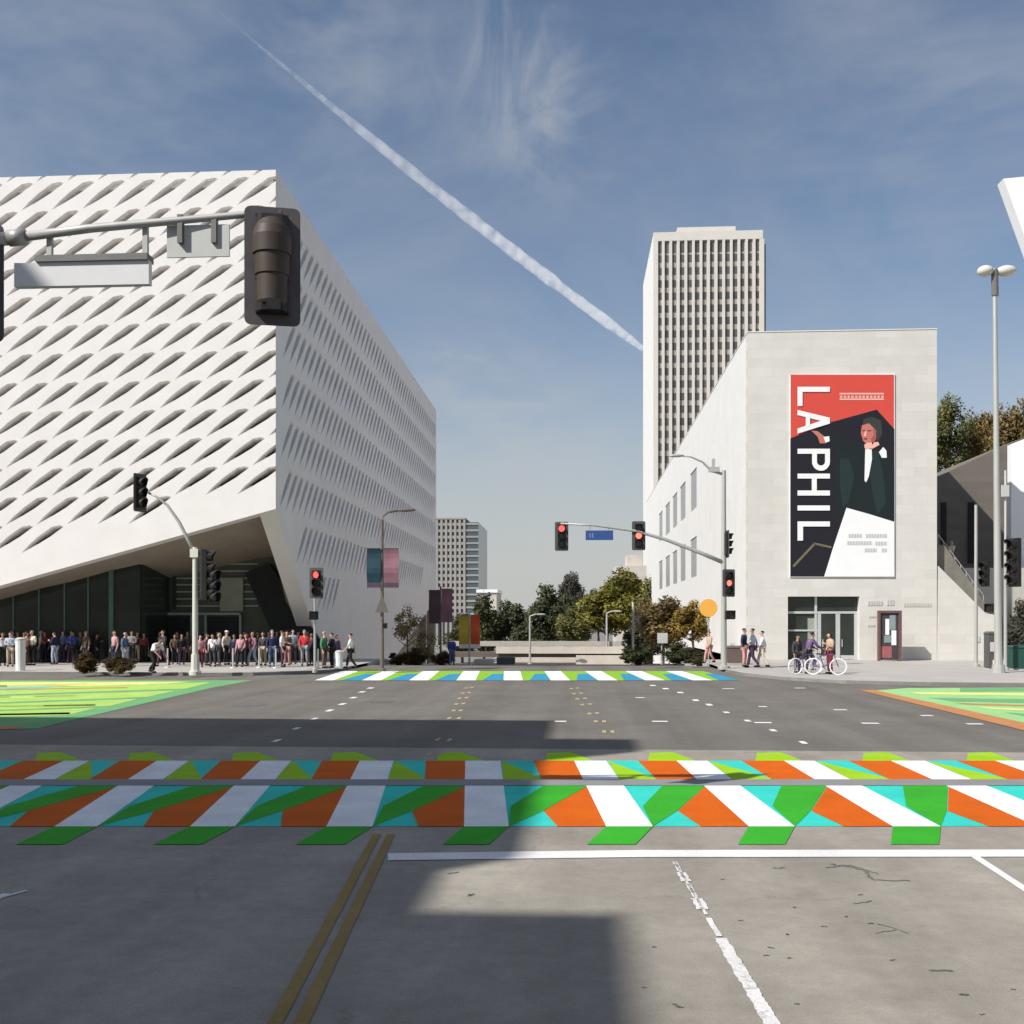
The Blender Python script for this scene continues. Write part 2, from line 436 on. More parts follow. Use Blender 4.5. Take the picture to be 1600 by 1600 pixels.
M["orange_sign"] = mat("orange_sign", (0.80, 0.40, 0.07), 0.5, 0.06, 3)
M["black"] = mat("black", (0.018, 0.018, 0.02), 0.6, 0.3, 2)
M["rubber"] = mat("rubber", (0.02, 0.02, 0.02), 0.8, 0.2, 5)
M["frame_red"] = mat("frame_red", (0.14, 0.075, 0.07), 0.6, 0.2, 4)
M["poster_red"] = mat("poster_red", (0.33, 0.11, 0.11), 0.6, 0.2, 4)
M["poster_white"] = mat("poster_white", (0.8, 0.8, 0.8), 0.6, 0.05, 4)
M["poster_teal"] = mat("poster_teal", (0.22, 0.28, 0.28), 0.6, 0.1, 4)
M["poster_dark"] = mat("poster_dark", (0.055, 0.05, 0.055), 0.6, 0.2, 4)
M["alu"] = mat("alu", (0.55, 0.56, 0.55), 0.4, 0.08, 3, metal=0.3)
M["bark"] = mat("bark", (0.09, 0.07, 0.055), 0.9, 0.3, 4, bump=0.4)
M["dark_green"] = mat("dark_green", (0.02, 0.075, 0.055), 0.5, 0.15, 3)
M["beige"] = mat("beige", (0.55, 0.47, 0.40), 0.8, 0.08, 2)
M["bridge"] = mat("bridge", (0.54, 0.49, 0.43), 0.85, 0.1, 0.6)
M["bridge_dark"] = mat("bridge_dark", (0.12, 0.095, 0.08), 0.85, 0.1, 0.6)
M["grey_box"] = mat("grey_box", (0.09, 0.09, 0.085), 0.6, 0.15, 2)
M["brown_box"] = mat("brown_box", (0.13, 0.10, 0.085), 0.7, 0.15, 2)
M["brick_beige"] = stone_mat("brick_beige", (0.5, 0.46, 0.4), 1.2, 0.6, 'XZ', 0.06)
for nm, c in dict(p_white=(0.86, 0.86, 0.85), p_orange=(0.64, 0.12, 0.008), p_teal=(0.045, 0.60, 0.50), p_green=(0.045, 0.39, 0.028),
                  p_lime=(0.34, 0.58, 0.02)).items():
    M[nm] = paint_mat(nm, c, wear=0.68)
for nm, c in dict(f_lime=(0.26, 0.50, 0.04), f_blue=(0.05, 0.29, 0.46), f_white=(0.82, 0.84, 0.80), c_lime=(0.42, 0.62, 0.15), c_green=(0.17, 0.40, 0.17),
                  c_yellow=(0.70, 0.72, 0.24), c_teal=(0.25, 0.62, 0.50), c_orange=(0.52, 0.24, 0.10), c_mint=(0.33, 0.60, 0.25)).items():
    M[nm] = paint_mat(nm, c, wear=0.66)
M["old_white"] = paint_mat("old_white", (0.62, 0.60, 0.58), under=(0.34, 0.32, 0.29), wear=0.56)
M["old_yellow"] = paint_mat("old_yellow", (0.33, 0.225, 0.085), under=(0.3, 0.27, 0.22), wear=0.55)
M["stop_white"] = paint_mat("stop_white", (0.80, 0.78, 0.76), under=(0.36, 0.345, 0.315), wear=0.66)
M["crack"] = mat("crack", (0.15, 0.14, 0.125), 0.9, 0.3, 6)
M["seam"] = mat("seam", (0.24, 0.235, 0.235), 0.85, 0.1, 2)

# ------------------------------------------------------------------ the ground, roads, pavements
def sheet(name, mat_, x0, x1, ys, z, kind="structure"):
    b = MB()
    for y0, y1 in zip(ys[:-1], ys[1:]):
        b.poly([(x0, y0, terrain(y0) + z), (x1, y0, terrain(y0) + z), (x1, y1, terrain(y1) + z), (x0, y1, terrain(y1) + z)])
    return tag(b.build(name, mat_, clean=True), kind=kind)
sheet("ground", M["ground"], -9000, 9000, [-3000, -200, 56, 75, 100, 130, 170, 400, 9000], -0.012)
sheet("concrete_road", M["concrete_road"], -40, 40, [-40, 19.9], 0.0)
sheet("asphalt_road", M["asphalt"], -90, 90, [19.9, 56], 0.0)
sheet("side_street", M["asphalt"], -11.5, 7.2, [56, 62, 75, 100, 130, 170, 260], 0.0)

def slab(name, outline, top=0.14, mat_=None):
    """a raised pavement with a kerb-high edge"""
    b = MB()
    b.hexa([(x, y, -0.6) for x, y in outline], [(x, y, top) for x, y in outline])
    return tag(b.build(name, mat_ or M["pavement"]), kind="structure")
def kerb_line(name, pts, w=0.16, top=0.146, inward=1):
    b = MB()
    for (xa, ya), (xb, yb) in zip(pts[:-1], pts[1:]):
        d = Vector((xb - xa, yb - ya, 0)).normalized(); nrm = Vector((-d.y, d.x, 0)) * w * inward
        q = [(xa, ya), (xb, yb), (xb + nrm.x, yb + nrm.y), (xa + nrm.x, ya + nrm.y)]
        b.hexa([(x, y, -0.2) for x, y in q], [(x, y, top) for x, y in q])
    return tag(b.build(name, M["kerb"]), kind="structure")
left_edge = [(-90, 47.4), (-30, 45.8), (-17, 45.0), (-14.5, 45.3), (-12.6, 46.6), (-11.7, 48.6), (-11.5, 52), (-11.5, 56)]
slab("pavement", left_edge + [(-11.5, 62), (-90, 62)])
kerb_line("kerb", left_edge, inward=1)
right_edge = [(7.2, 56), (7.2, 50), (7.5, 46.5), (8.6, 43.4), (10.6, 41.0), (13.5, 39.9), (18, 39.5), (90, 39.5)]
slab("pavement", right_edge + [(90, 90), (10.24, 90), (10.24, 62), (7.2, 62)])
kerb_line("kerb", right_edge, inward=1)
for (x0, x1) in ((-15.4, -11.5), (7.2, 10.2)):
    b = MB()
    ys = [62, 75, 100, 130, 170, 240]
    for y0, y1 in zip(ys[:-1], ys[1:]):
        b.hexa([(x0, y0, -9), (x1, y0, -9), (x1, y1, -9), (x0, y1, -9)],
               [(x0, y0, terrain(y0) + .14), (x1, y0, terrain(y0) + .14), (x1, y1, terrain(y1) + .14), (x0, y1, terrain(y1) + .14)])
    tag(b.build("pavement", M["pavement"]), kind="structure")

# ------------------------------------------------------------------ painted markings (surveyed onto the road)
def g(pts, z):
    return [at_z(px, py, z) for px, py in pts]
PAINT_M = ["p_teal", "p_white", "p_orange", "p_green", "p_lime"]
T, W, O, G, L = range(5)
crosswalk = MB()
Y0, Y1 = 1188.5, 1291.0
Z1, Z2 = 0.004, 0.008
# white bars: (top left, top right, bottom left, bottom right)
bars = [(-68, -18, -365, -290), (100, 140, -95, -62), (245, 295, 85, 152), (407, 455, 297, 367), (562, 615, 510, 582), (727, 782, 725, 795),
        (897, 947, 947, 1020), (1057, 1105, 1170, 1242), (1225, 1272, 1395, 1470), (1392, 1445, 1620, 1700), (1555, 1606, 1840, 1925), (1720, 1770, 2060, 2150)]
bars[1] = (100, 140, -125, -55)
def lerp(a, b, t): return a + (b - a) * t
def bar_l(k, v): return lerp(bars[k][0], bars[k][2], v)
def bar_r(k, v): return lerp(bars[k][1], bars[k][3], v)
def cell(k, pts):
    return [(lerp(bar_r(k, v), bar_l(k + 1, v), u), lerp(Y0, Y1, v)) for u, v in pts]
base_l, base_r = bar_l(0, 0), bar_r(len(bars) - 1, 0)
crosswalk.poly(g([(bar_l(0, 0), Y0), (bar_r(11, 0), Y0), (bar_r(11, 1), Y1), (bar_l(0, 1), Y1)], Z1), T)
for k in range(len(bars)):
    crosswalk.poly(g([(bar_l(k, 0), Y0), (bar_r(k, 0), Y0), (bar_r(k, 1), Y1), (bar_l(k, 1), Y1)], Z2), W)
    # green foot under the bar and lime cap over it
    dxs = (-66, -62, -60, -58, -48, -34, -30, -17, -3, 10, 20, 30)[k]
    crosswalk.poly(g([(bar_l(k, 1), Y1), (bar_r(k, 1), Y1), (bar_r(k, 1) + dxs * .9, 1319), (bar_l(k, 1) + dxs, 1319)], Z2), G)
    w0 = bar_l(k, 0)
    crosswalk.poly(g([(w0 - 45, 1188.5), (w0 + 30, 1188.5), (w0 - 6, 1175), (w0 - 42, 1176.5)], Z2), L)
    if k < len(bars) - 1:
        crosswalk.poly(g(cell(k, [(.45, 0), (1, 0), (1, .29), (.48, .29)]), Z2), O)
        crosswalk.poly(g(cell(k, [(0.02, 0.0), (.52, .29), (0.0, .29)]), Z2), L)
        crosswalk.poly(g(cell(k, [(.49, .375), (1, .375), (1, .39), (.40, .76), (0, 1), (.05, .69)]), Z2), G)
        crosswalk.poly(g(cell(k, [(1, .395), (1, 1), (.5, 1), (.40, .765)]), Z2), O)
tag(crosswalk.build("crosswalk_marking", [M[m] for m in PAINT_M]), "bright painted crosswalk of white, orange, teal and green bars", "crosswalk", kind="structure")
b = MB()
for x0, x1 in ((-400, 300), (300, 700), (700, 1300), (1300, 2100)):
    b.poly(g([(x0, 1217.5), (x1, 1217.5), (x1, 1227), (x0, 1227)], 0.012))
tag(b.build("road_seam_line", M["seam"]), kind="structure")

far_walk = MB()
VX, VY = 790, 964
def fx(xb, y): return VX + (xb - VX) * (y - VY) / (1063 - VY)
def fquad(xa0, xa1, ya, xb0, xb1, yb, z, mi):
    far_walk.poly(g([(fx(xa0, ya), ya), (fx(xa1, ya), ya), (fx(xb1, yb), yb), (fx(xb0, yb), yb)], z), mi)
YT, YB = 1048.5, 1063
fquad(506, 1152, YT, 506, 1152, YB, 0.008, 0)
k = -4
xs = [790 - 3 + 74 * i for i in range(-4, 6)]
for x in xs:
    if x + 26 < 1150:
        fquad(x, x + 30, YT, x, x + 30, YB, 0.012, 2)
    # blue wedge left of each white bar
    if x - 34 > 500:
        far_walk.poly(g([(fx(x - 1, 1052.5), 1052.5), (fx(x - 1, YB), YB), (fx(x - 34, YB), YB), (fx(x - 20, 1053), 1053)], 0.012), 1)
tag(far_walk.build("crosswalk_marking", [M["f_lime"], M["f_blue"], M["f_white"]]), "far crosswalk of lime, blue and white bars", "crosswalk", kind="structure")

corner = MB()
corner.poly(g([(-260, 1063), (395, 1063), (330, 1075), (235, 1097), (130, 1121), (60, 1138), (-260, 1146)], 0.008), 1)
for pts, mi in [
    ([(-260, 1066), (300, 1065), (235, 1070), (-260, 1078)], 3),
    ([(-260, 1074), (140, 1068), (60, 1076), (-260, 1081)], 2),
    ([(-260, 1083), (330, 1066), (290, 1076), (-260, 1094)], 0),
    ([(-260, 1096), (275, 1079), (230, 1089), (-260, 1107)], 0),
    ([(-260, 1109), (215, 1092), (172, 1103), (-260, 1119)], 0),
    ([(-260, 1121), (150, 1106), (106, 1117), (-260, 1128)], 0),
    ([(-260, 1094.5), (120, 1086), (118, 1088), (-260, 1096)], 3),
    ([(-260, 1107.5), (150, 1100), (148, 1103), (-260, 1109)], 3),
    ([(-260, 1081.5), (200, 1073.5), (198, 1075), (-260, 1083)], 4),
    ([(-260, 1120), (110, 1113), (108, 1116), (-260, 1122)], 3),
    ([(-260, 1138), (40, 1134), (20, 1139), (-260, 1143)], 4)]:
    corner.poly(g(pts, 0.012), mi)
tag(corner.build("corner_marking", [M["c_lime"], M["c_green"], M["c_teal"], M["c_yellow"], M["c_orange"]]), "lime and teal striped paint on the left street corner", "street art", kind="structure")
corner = MB()
corner.poly(g([(1362, 1079), (1420, 1075), (1900, 1073.5), (1900, 1180), (1600, 1140), (1480, 1108), (1400, 1090)], 0.008), 0)
for pts, mi in [
    ([(1342, 1078), (1366, 1078), (1600, 1129), (1900, 1167), (1900, 1182), (1600, 1141)], 4),
    ([(1500, 1075), (1900, 1074), (1900, 1078), (1500, 1081)], 1),
    ([(1420, 1081), (1900, 1086), (1900, 1090), (1440, 1085)], 3),
    ([(1450, 1090), (1900, 1097), (1900, 1104), (1490, 1096)], 1),
    ([(1490, 1098), (1900, 1110), (1900, 1113), (1510, 1101)], 4),
    ([(1520, 1104), (1900, 1119), (1900, 1124), (1550, 1108)], 3),
    ([(1570, 1113), (1900, 1136), (1900, 1144), (1600, 1119)], 1)]:
    corner.poly(g(pts, 0.012), mi)
tag(corner.build("corner_marking", [M["c_mint"], M["c_green"], M["c_teal"], M["c_yellow"], M["c_orange"]]), "green striped paint with a rust border on the right street corner", "street art", kind="structure")

def strip(b, p, q, w, z=0.008):
    a, c = at_z(*p, z), at_z(*q, z)
    d = (c - a).normalized(); nrm = Vector((-d.y, d.x, 0)) * w / 2
    b.poly([a - nrm, c - nrm, c + nrm, a + nrm])
yl = MB()
for dx0, dx1 in ((-9, -14), (13, 27)):
    p0 = at_z(598 + dx0, 1303, 0.008); p1 = at_z(443 + dx1, 1600, 0.008)
    q = p0 + (p1 - p0) * 2.2
    d = (q - p0).normalized(); nrm = Vector((-d.y, d.x, 0)) * 0.047
    yl.poly([p0 - nrm, q - nrm, q + nrm, p0 + nrm])
tag(yl.build("yellow_line_marking", M["old_yellow"]), kind="structure")
wm = MB()
wm.poly(g([(606, 1333), (1000, 1328), (2000, 1327), (2000, 1338), (1000, 1339), (606, 1344)], 0.008))
strip(wm, (1522, 1337), (1720, 1466), 0.09)
strip(wm, (-160, 1468), (12, 1396), 0.10); strip(wm, (-60, 1418), (42, 1391), 0.05)
tag(wm.build("stop_line_marking", M["stop_white"]), kind="structure")
ln = MB()
rnd = random.Random(5)
p0, p1 = at_z(1054, 1346, 0.008), at_z(1207, 1600, 0.008)
dirv = (p1 - p0).normalized()
nrm0 = Vector((-dirv.y, dirv.x, 0))
def ragged(b, a, c, w, n):
    """a worn line with an uneven outline"""
    lft = [a.lerp(c, i / n) + nrm0 * (w / 2 + rnd.uniform(-.12, .04) * w) for i in range(n + 1)]
    rgt = [a.lerp(c, i / n) - nrm0 * (w / 2 + rnd.uniform(-.12, .04) * w) for i in range(n + 1)]
    for i in range(n):
        b.poly([rgt[i], rgt[i + 1], lft[i + 1], lft[i]])
tot = (p1 - p0).length
ragged(ln, p0, p0 + dirv * 1.9, 0.03, 30); ragged(ln, p0, p0 + dirv * 0.4, 0.05, 5)
ragged(ln, p0 + dirv * 0.45, p0 + dirv * 0.8, 0.10, 6)
ragged(ln, p0 + dirv * 0.9, p0 + dirv * 1.35, 0.05, 6)
ragged(ln, p0 + dirv * 1.4, p0 + dirv * 1.75, 0.11, 6)
ragged(ln, p0 + dirv * 2.0, p0 + dirv * 2.5, 0.05, 6)
ragged(ln, p0 + dirv * 2.55, p0 + dirv * (tot + 2), 0.105, 90)
M["worn_white"] = paint_mat("worn_white", (0.74, 0.71, 0.68), under=(0.28, 0.26, 0.23), wear=0.52)
tag(ln.build("lane_line_marking", M["worn_white"]), kind="structure")
# botts dots and ticks guiding lanes over the crossing
ticks = MB(); yticks = MB()
def tick(b, px, py, w, d, z=0.008):
    c = at_z(px, py, z); hw = w * c.y / 1600 / 2
    b.poly([(c.x - hw, c.y - d, z), (c.x + hw, c.y - d, z), (c.x + hw, c.y + d, z), (c.x - hw, c.y + d, z)])
for px, py in [(432, 1157), (463, 1138), (491, 1123), (515, 1110), (535, 1100), (552, 1090), (566, 1081), (579, 1075),
               (1208, 1141), (1168, 1126), (1135, 1113), (1108, 1101), (1087, 1094), (1063, 1082), (1040, 1076), (1020, 1071), (1255, 1160)]:
    tick(ticks, px, py, 9, 0.22 if py > 1110 else 0.3)
for px, py, w in [(876, 1127, 18), (1031, 1127, 24), (1138, 1076, 18), (1313, 1109, 20), (1360, 1130, 26), (1192, 1129, 26), (1192, 1104, 13), (1448, 1118, 18), (1523, 1131, 24), (1000, 1090, 14), (1250, 1075, 16)]:
    tick(ticks, px, py, w, 0.13)
tag(ticks.build("lane_dots_marking", M["stop_white"]), kind="structure")
for px, py in [(671, 1178), (688, 1178), (684, 1155), (702, 1156), (702, 1122), (717, 1122), (709, 1110), (720, 1110), (713, 1100), (724, 1099), (718, 1091), (729, 1090), (723, 1083), (733, 1082), (728, 1075), (737, 1074),
               (944, 1143), (957, 1143), (931, 1127), (944, 1127), (921, 1115), (933, 1114), (910, 1101), (922, 1100), (902, 1092), (914, 1091), (897, 1084), (908, 1083), (893, 1076), (902, 1075)]:
    tick(yticks, px, py, 6, 0.24)
M["tick_yellow"] = paint_mat("tick_yellow", (0.52, 0.40, 0.22), wear=0.6)
tag(yticks.build("centre_dots_marking", M["tick_yellow"]), kind="structure")
# manhole covers and dark scuffs in the road
for px, py, r_ in ((390, 1101, 0.5), (595, 1096, 0.4)):
    c = at_z(px, py, 0.006); b = MB()
    b.poly([(c.x + r_ * math.cos(t * math.pi / 10), c.y + r_ * math.sin(t * math.pi / 10), 0.006) for t in range(20)])
    tag(b.build("manhole_cover" if r_ > .2 else "road_patch", M["galv_dark"]), {390: "round dark manhole cover nearer the left painted corner", 595: "round dark manhole cover before the far crosswalk", 1475: None}[px], "manhole cover" if r_ > .2 else None, kind=None if r_ > .2 else "structure")

# dark cracks and spots in the near concrete
crk = MB(); rc = random.Random(17)
def crack(pts, w):
    q = []
    for (xa, ya), (xb, yb) in zip(pts[:-1], pts[1:]):
        for i in range(6):
            t = i / 6; q.append((lerp(xa, xb, t) + rc.uniform(-3, 3), lerp(ya, yb, t) + rc.uniform(-1, 1)))
    q.append(pts[-1])
    for (xa, ya), (xb, yb) in zip(q[:-1], q[1:]):
        strip(crk, (xa, ya), (xb, yb), w * rc.uniform(.4, 1.3), 0.005)
crack([(1290, 1355), (1330, 1352), (1352, 1362), (1366, 1374), (1422, 1376)], .03)
crack([(1300, 1350), (1345, 1356), (1372, 1366)], .02); crack([(1335, 1412), (1362, 1407)], .02); crack([(1370, 1442), (1420, 1458)], .012); crack([(1366, 1458), (1400, 1452)], .012)
crack([(1450, 1516), (1488, 1516)], .03); crack([(1500, 1553), (1512, 1554)], .03); crack([(1052, 1568), (1064, 1574)], .03); crack([(1210, 1356), (1226, 1355)], .02); crack([(700, 1366), (716, 1362)], .02); crack([(732, 1399), (740, 1396)], .03)
for _ in range(20):
    x_, y_ = rc.uniform(1000, 1600), rc.uniform(1350, 1590); crack([(x_, y_), (x_ + rc.uniform(3, 9), y_ + rc.uniform(-1, 1))], .012)
tag(crk.build("road_cracks", M["crack"]), kind="structure")
# ------------------------------------------------------------------ museum with the perforated veil
BX, BY, BTOP = -15.5, 52.1, 25.8
FAR_Y = 113.0
museum = thing("museum_building", "white museum wrapped in a honeycomb veil of slanted slots, corners lifted off the ground", "museum", (BX, BY, 0))
def veil_sheet(a, c, u0, u1, v0, v1, hole_ok, to3d, frac_l, frac_w, deep, lean=0.0):
    """lattice of parallelogram cells, each with a sculpted slot that ramps inward"""
    b = MB()
    hole = [(-.5, 0), (-.2, .62), (.1, .95), (.45, .9), (.5, 0), (.45, -.9), (.1, -.95), (-.2, -.62)]
    outer = [(-.5, 0), (-.5, .5), (0, .5), (.5, .5), (.5, 0), (.5, -.5), (0, -.5), (-.5, -.5)]
    j0, j1 = int(v0 / c[1]) - 2, int(v1 / c[1]) + 2
    for j in range(j0, j1):
        i0 = int((u0 - j * c[0]) / a[0]) - 3; i1 = int((u1 - j * c[0]) / a[0]) + 3
        for i in range(i0, i1):
            cu, cv = i * a[0] + j * c[0], (j + .5) * c[1]
            def P(s, t, d):
                return to3d(cu + s * c[0] + t * a[0], cv + s * c[1], d)
            if not hole_ok(cu, cv):
                b.poly([P(s, t, 0) for s, t in outer]); continue
            def ring(k, dd):
                return [P(s * frac_l * k, t * frac_w * .5 * k - lean * s * frac_l * k, dd(s)) for s, t in hole]
            A = [P(s, t, 0) for s, t in outer]
            Bq = ring(1.16, lambda s: 0.0)
            C = ring(1.03, lambda s: 0.05 + deep * .3 * (s + .5))
            D = ring(0.93, lambda s: 0.07 + deep * (s + .5) ** .8)
            for X, Y in ((A, Bq), (Bq, C), (C, D)):
                for q in range(8):
                    r = (q + 1) % 8
                    b.poly([X[q], X[r], Y[r], Y[q]])
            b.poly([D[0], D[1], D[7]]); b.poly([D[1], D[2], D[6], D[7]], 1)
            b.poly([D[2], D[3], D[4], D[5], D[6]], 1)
    return b
def clip(o, planes):
    me = o.data; bm = bmesh.new(); bm.from_mesh(me)
    for co, no in planes:
        bmesh.ops.bisect_plane(bm, geom=bm.verts[:] + bm.edges[:] + bm.faces[:], plane_co=co, plane_no=no, clear_outer=True)
    bmesh.ops.remove_doubles(bm, verts=bm.verts, dist=1e-3)
    bm.to_mesh(me); bm.free(); me.update()
# front: lower edge slants from the lifted corner down to the left
FS = (8.26 - 4.3) / (30.3 - 15.5)
def front_edge(x): return 8.26 + (x - BX) * FS
def f_ok(u, v):
    return v - front_edge(u) > 1.55 and v < 27
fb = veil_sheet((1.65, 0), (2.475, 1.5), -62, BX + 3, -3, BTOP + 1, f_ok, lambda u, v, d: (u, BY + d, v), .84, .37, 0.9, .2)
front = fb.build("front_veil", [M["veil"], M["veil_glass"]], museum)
cu = Vector((0, 0, 0))
clip(front, [(cu, (1, 0, 0)), ((-60 - BX, 0, 0), (-1, 0, 0)), ((0, 0, BTOP), (0, 0, 1)), ((0, 0, 8.26), (FS, 0, -1)), ((0, 0, -.5), (0, 0, -1))])
# side: lifted near corner and lifted far corner
SY0, SY1 = 62.6, 84.0
NS = (8.26 + .4) / (SY0 - BY)
FSS = (4.9 + 1.4) / (FAR_Y - SY1)
def s_ok(u, v):
    return v - (8.26 - (u - BY) * NS) > 2.2 and v - (4.9 - (FAR_Y - u) * FSS) > 1.2 and u > BY + 1.6 and u < FAR_Y - 1 and v < 24.6 and v > 3.6 + (u - 60) * .075
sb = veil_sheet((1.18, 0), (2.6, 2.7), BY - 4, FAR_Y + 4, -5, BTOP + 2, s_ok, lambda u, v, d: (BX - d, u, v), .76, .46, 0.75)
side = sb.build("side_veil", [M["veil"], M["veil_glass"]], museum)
clip(side, [((0, 0, 0), (0, -1, 0)), ((0, FAR_Y - BY, 0), (0, 1, 0)), ((0, 0, BTOP), (0, 0, 1)),
            ((0, 0, 8.26), (0, -NS, -1)), ((0, FAR_Y - BY, 4.9), (0, FSS, -1)), ((0, 0, -1.9), (0, 0, -1))])
# rims of the veil: returns that give the shell its thickness
cb = MB(); cb.box(BX - .93, BX - .03, BY + .03, BY + .93, 8.61, 9.6); cb.build("corner_block", M["veil"], museum)
rim = MB()
RD = 0.95
rim.hexa([(BX - .02, BY + .002, 8.26), (BX - .02, BY + RD, 8.26), (-60, BY + RD, front_edge(-60)), (-60, BY + .002, front_edge(-60))],
         [(BX - .02, BY + .002, 8.6), (BX - .02, BY + RD, 8.6), (-60, BY + RD, front_edge(-60) + .35), (-60, BY + .002, front_edge(-60) + .35)])
rim.build("veil_rim", M["veil"], museum); rim = MB()
rim.hexa([(BX - .003, BY + .01, 8.26), (BX - RD, BY + .01, 8.26), (BX - RD, SY0 + .4, -.74), (BX - .003, SY0 + .4, -.74)],
         [(BX - .003, BY + .5, 8.26), (BX - RD, BY + .5, 8.26), (BX - RD, SY0 + .9, -.74), (BX - .003, SY0 + .9, -.74)])
rim.build("veil_rim", M["veil"], museum); rim = MB()
rim.hexa([(BX - .003, SY1 - 1, -1.62), (BX - RD, SY1 - 1, -1.62), (BX - RD, FAR_Y, 4.9), (BX - .003, FAR_Y, 4.9)],
         [(BX - .003, SY1 - 1, -1.2), (BX - RD, SY1 - 1, -1.2), (BX - RD, FAR_Y, 5.3), (BX - .003, FAR_Y, 5.3)])
rim.build("veil_rim", M["veil"], museum)
rf = MB(); rf.box(-60, BX - .2, BY + .2, FAR_Y - .1, BTOP - .7, BTOP - .3)
rf.build("roof", M["veil"], museum)
bk = MB(); bk.box(-60, BX - .05, FAR_Y - .4, FAR_Y - .02, 5, BTOP - .05); bk.box(-60.4, -60.02, BY + .1, FAR_Y - .1, -1, BTOP - .05)
bk.build("rear_wall", M["veil"], museum)
# soffit rising from the lobby to the veil
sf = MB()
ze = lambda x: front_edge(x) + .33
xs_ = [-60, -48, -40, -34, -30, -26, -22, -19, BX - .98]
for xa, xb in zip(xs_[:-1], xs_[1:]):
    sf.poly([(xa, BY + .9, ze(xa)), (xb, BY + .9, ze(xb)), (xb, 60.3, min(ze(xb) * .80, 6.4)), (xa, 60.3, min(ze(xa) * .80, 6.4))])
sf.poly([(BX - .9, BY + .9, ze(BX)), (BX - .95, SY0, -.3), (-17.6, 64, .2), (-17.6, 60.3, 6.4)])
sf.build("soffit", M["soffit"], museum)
lob = MB()
lob.box(-60, -24.4, 56.0, 56.2, -.2, 7.2)
lob.box(-24.5, -24.3, 56.2, 60, -.2, 7.2)
lob.box(-17.8, -17.55, 60.2, 86, -2, 7.3)
lob.build("lobby_glass", M["glass_dark"], museum)
lob2 = MB(); lob2.box(-24.3, -17.6, 60.0, 60.2, -.2, 7.4)
lw = lob2.build("lobby_wall", M["glass_green"], museum)
sl = MB()
for py in (882, 893, 904, 914, 925, 936, 947):
    z = at_y(200, py, 59.9).z
    sl.box(-24.1, -18.9, 59.93, 59.997, z - .035, z + .05)
sl.build("transom_bar", M["mullion"], lw)
for px in (213, 222, 272):
    dm = MB(); x = at_y(px, 900, 59.9).x; dm.box(x - .12, x + .12, 59.9, 59.99, 3.1, 6.3)
    dm.build("mullion", M["glass_dark"], lw)
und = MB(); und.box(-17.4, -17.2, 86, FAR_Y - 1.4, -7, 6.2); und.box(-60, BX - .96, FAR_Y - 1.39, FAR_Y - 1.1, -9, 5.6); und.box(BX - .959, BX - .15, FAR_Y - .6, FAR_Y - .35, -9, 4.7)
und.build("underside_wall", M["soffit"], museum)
tm = MB(); x = at_y(173, 900, 55.9).x
tm.box(x - .10, x + .14, 55.86, 55.995, 0.1, 6.8)
for px in (20, 60, 100, 137):
    x = at_y(px, 900, 55.9).x; tm.box(x - .04, x + .04, 55.93, 55.995, 0.1, 6.3)
tm.build("corner_mullion", M["mullion_teal"], museum)
# entrance: white door frame, light panel, dark doors
ef = MB()
zt = at_y(200, 961, 59.7).z
for px in (181, 247, 299, 321, 375):
    x = at_y(px, 990, 59.7).x; ef.box(x - .06, x + .06, 59.68, 59.88, 0.14, zt)
ef.box(at_y(181, 0, 59.7).x, at_y(375, 0, 59.7).x, 59.66, 59.89, zt, zt + .14)
ef.build("entrance_frame", M["mullion"], museum)
for x0, x1 in ((326, 371), (250, 296)):
    dd = MB(); dd.box(at_y(x0, 0, 59.7).x, at_y(x1, 0, 59.7).x, 59.74, 59.86, .15, zt - .12)
    dd.build("door", M["black"], museum)
lp = MB(); lp.box(at_y(343, 0, 59.7).x, at_y(379, 0, 59.7).x, 59.75, 59.9, at_y(343, 955, 59.7).z, at_y(343, 903, 59.7).z)
lp.build("wall_panel", M["panel_green"], museum)
dw = MB()
dw.hexa([at_y(382, 895, 59.5), at_y(420, 880, 59.5), at_y(500, 1000, 59.5), at_y(500, 1046, 59.5), at_y(452, 1046, 59.5)],
        [v + Vector((0, .3, 0)) for v in (at_y(382, 895, 59.5), at_y(420, 880, 59.5), at_y(500, 1000, 59.5), at_y(500, 1046, 59.5), at_y(452, 1046, 59.5))])
dw.build("stair_wall", M["black"], museum)

# ------------------------------------------------------------------ limestone hall with the tall banner
HX0, HX1, HY, HTOP = 10.24, 21.3, 62.0, 19.7
hall = thing("concert_hall", "pale limestone hall with blank front wall, glass entrance and sloping stair parapet", "hall", (HX0, HY, 0))
# openings in the front
def fz(px, py): p = at_y(px, py, HY); return p.x, p.z
dx0, dz1 = fz(1231, 932); dx1, _ = fz(1343, 932)
fr = MB()
fr.box(HX0, dx0, HY, HY + .6, -3, HTOP)
fr.box(dx0, dx1, HY, HY + .6, dz1, HTOP)
fr.box(dx1, HX1, HY, HY + .6, -3, HTOP)
fr.build("front_wall", M["limestone"], hall)
LY1 = 150
sw = MB(); win = []
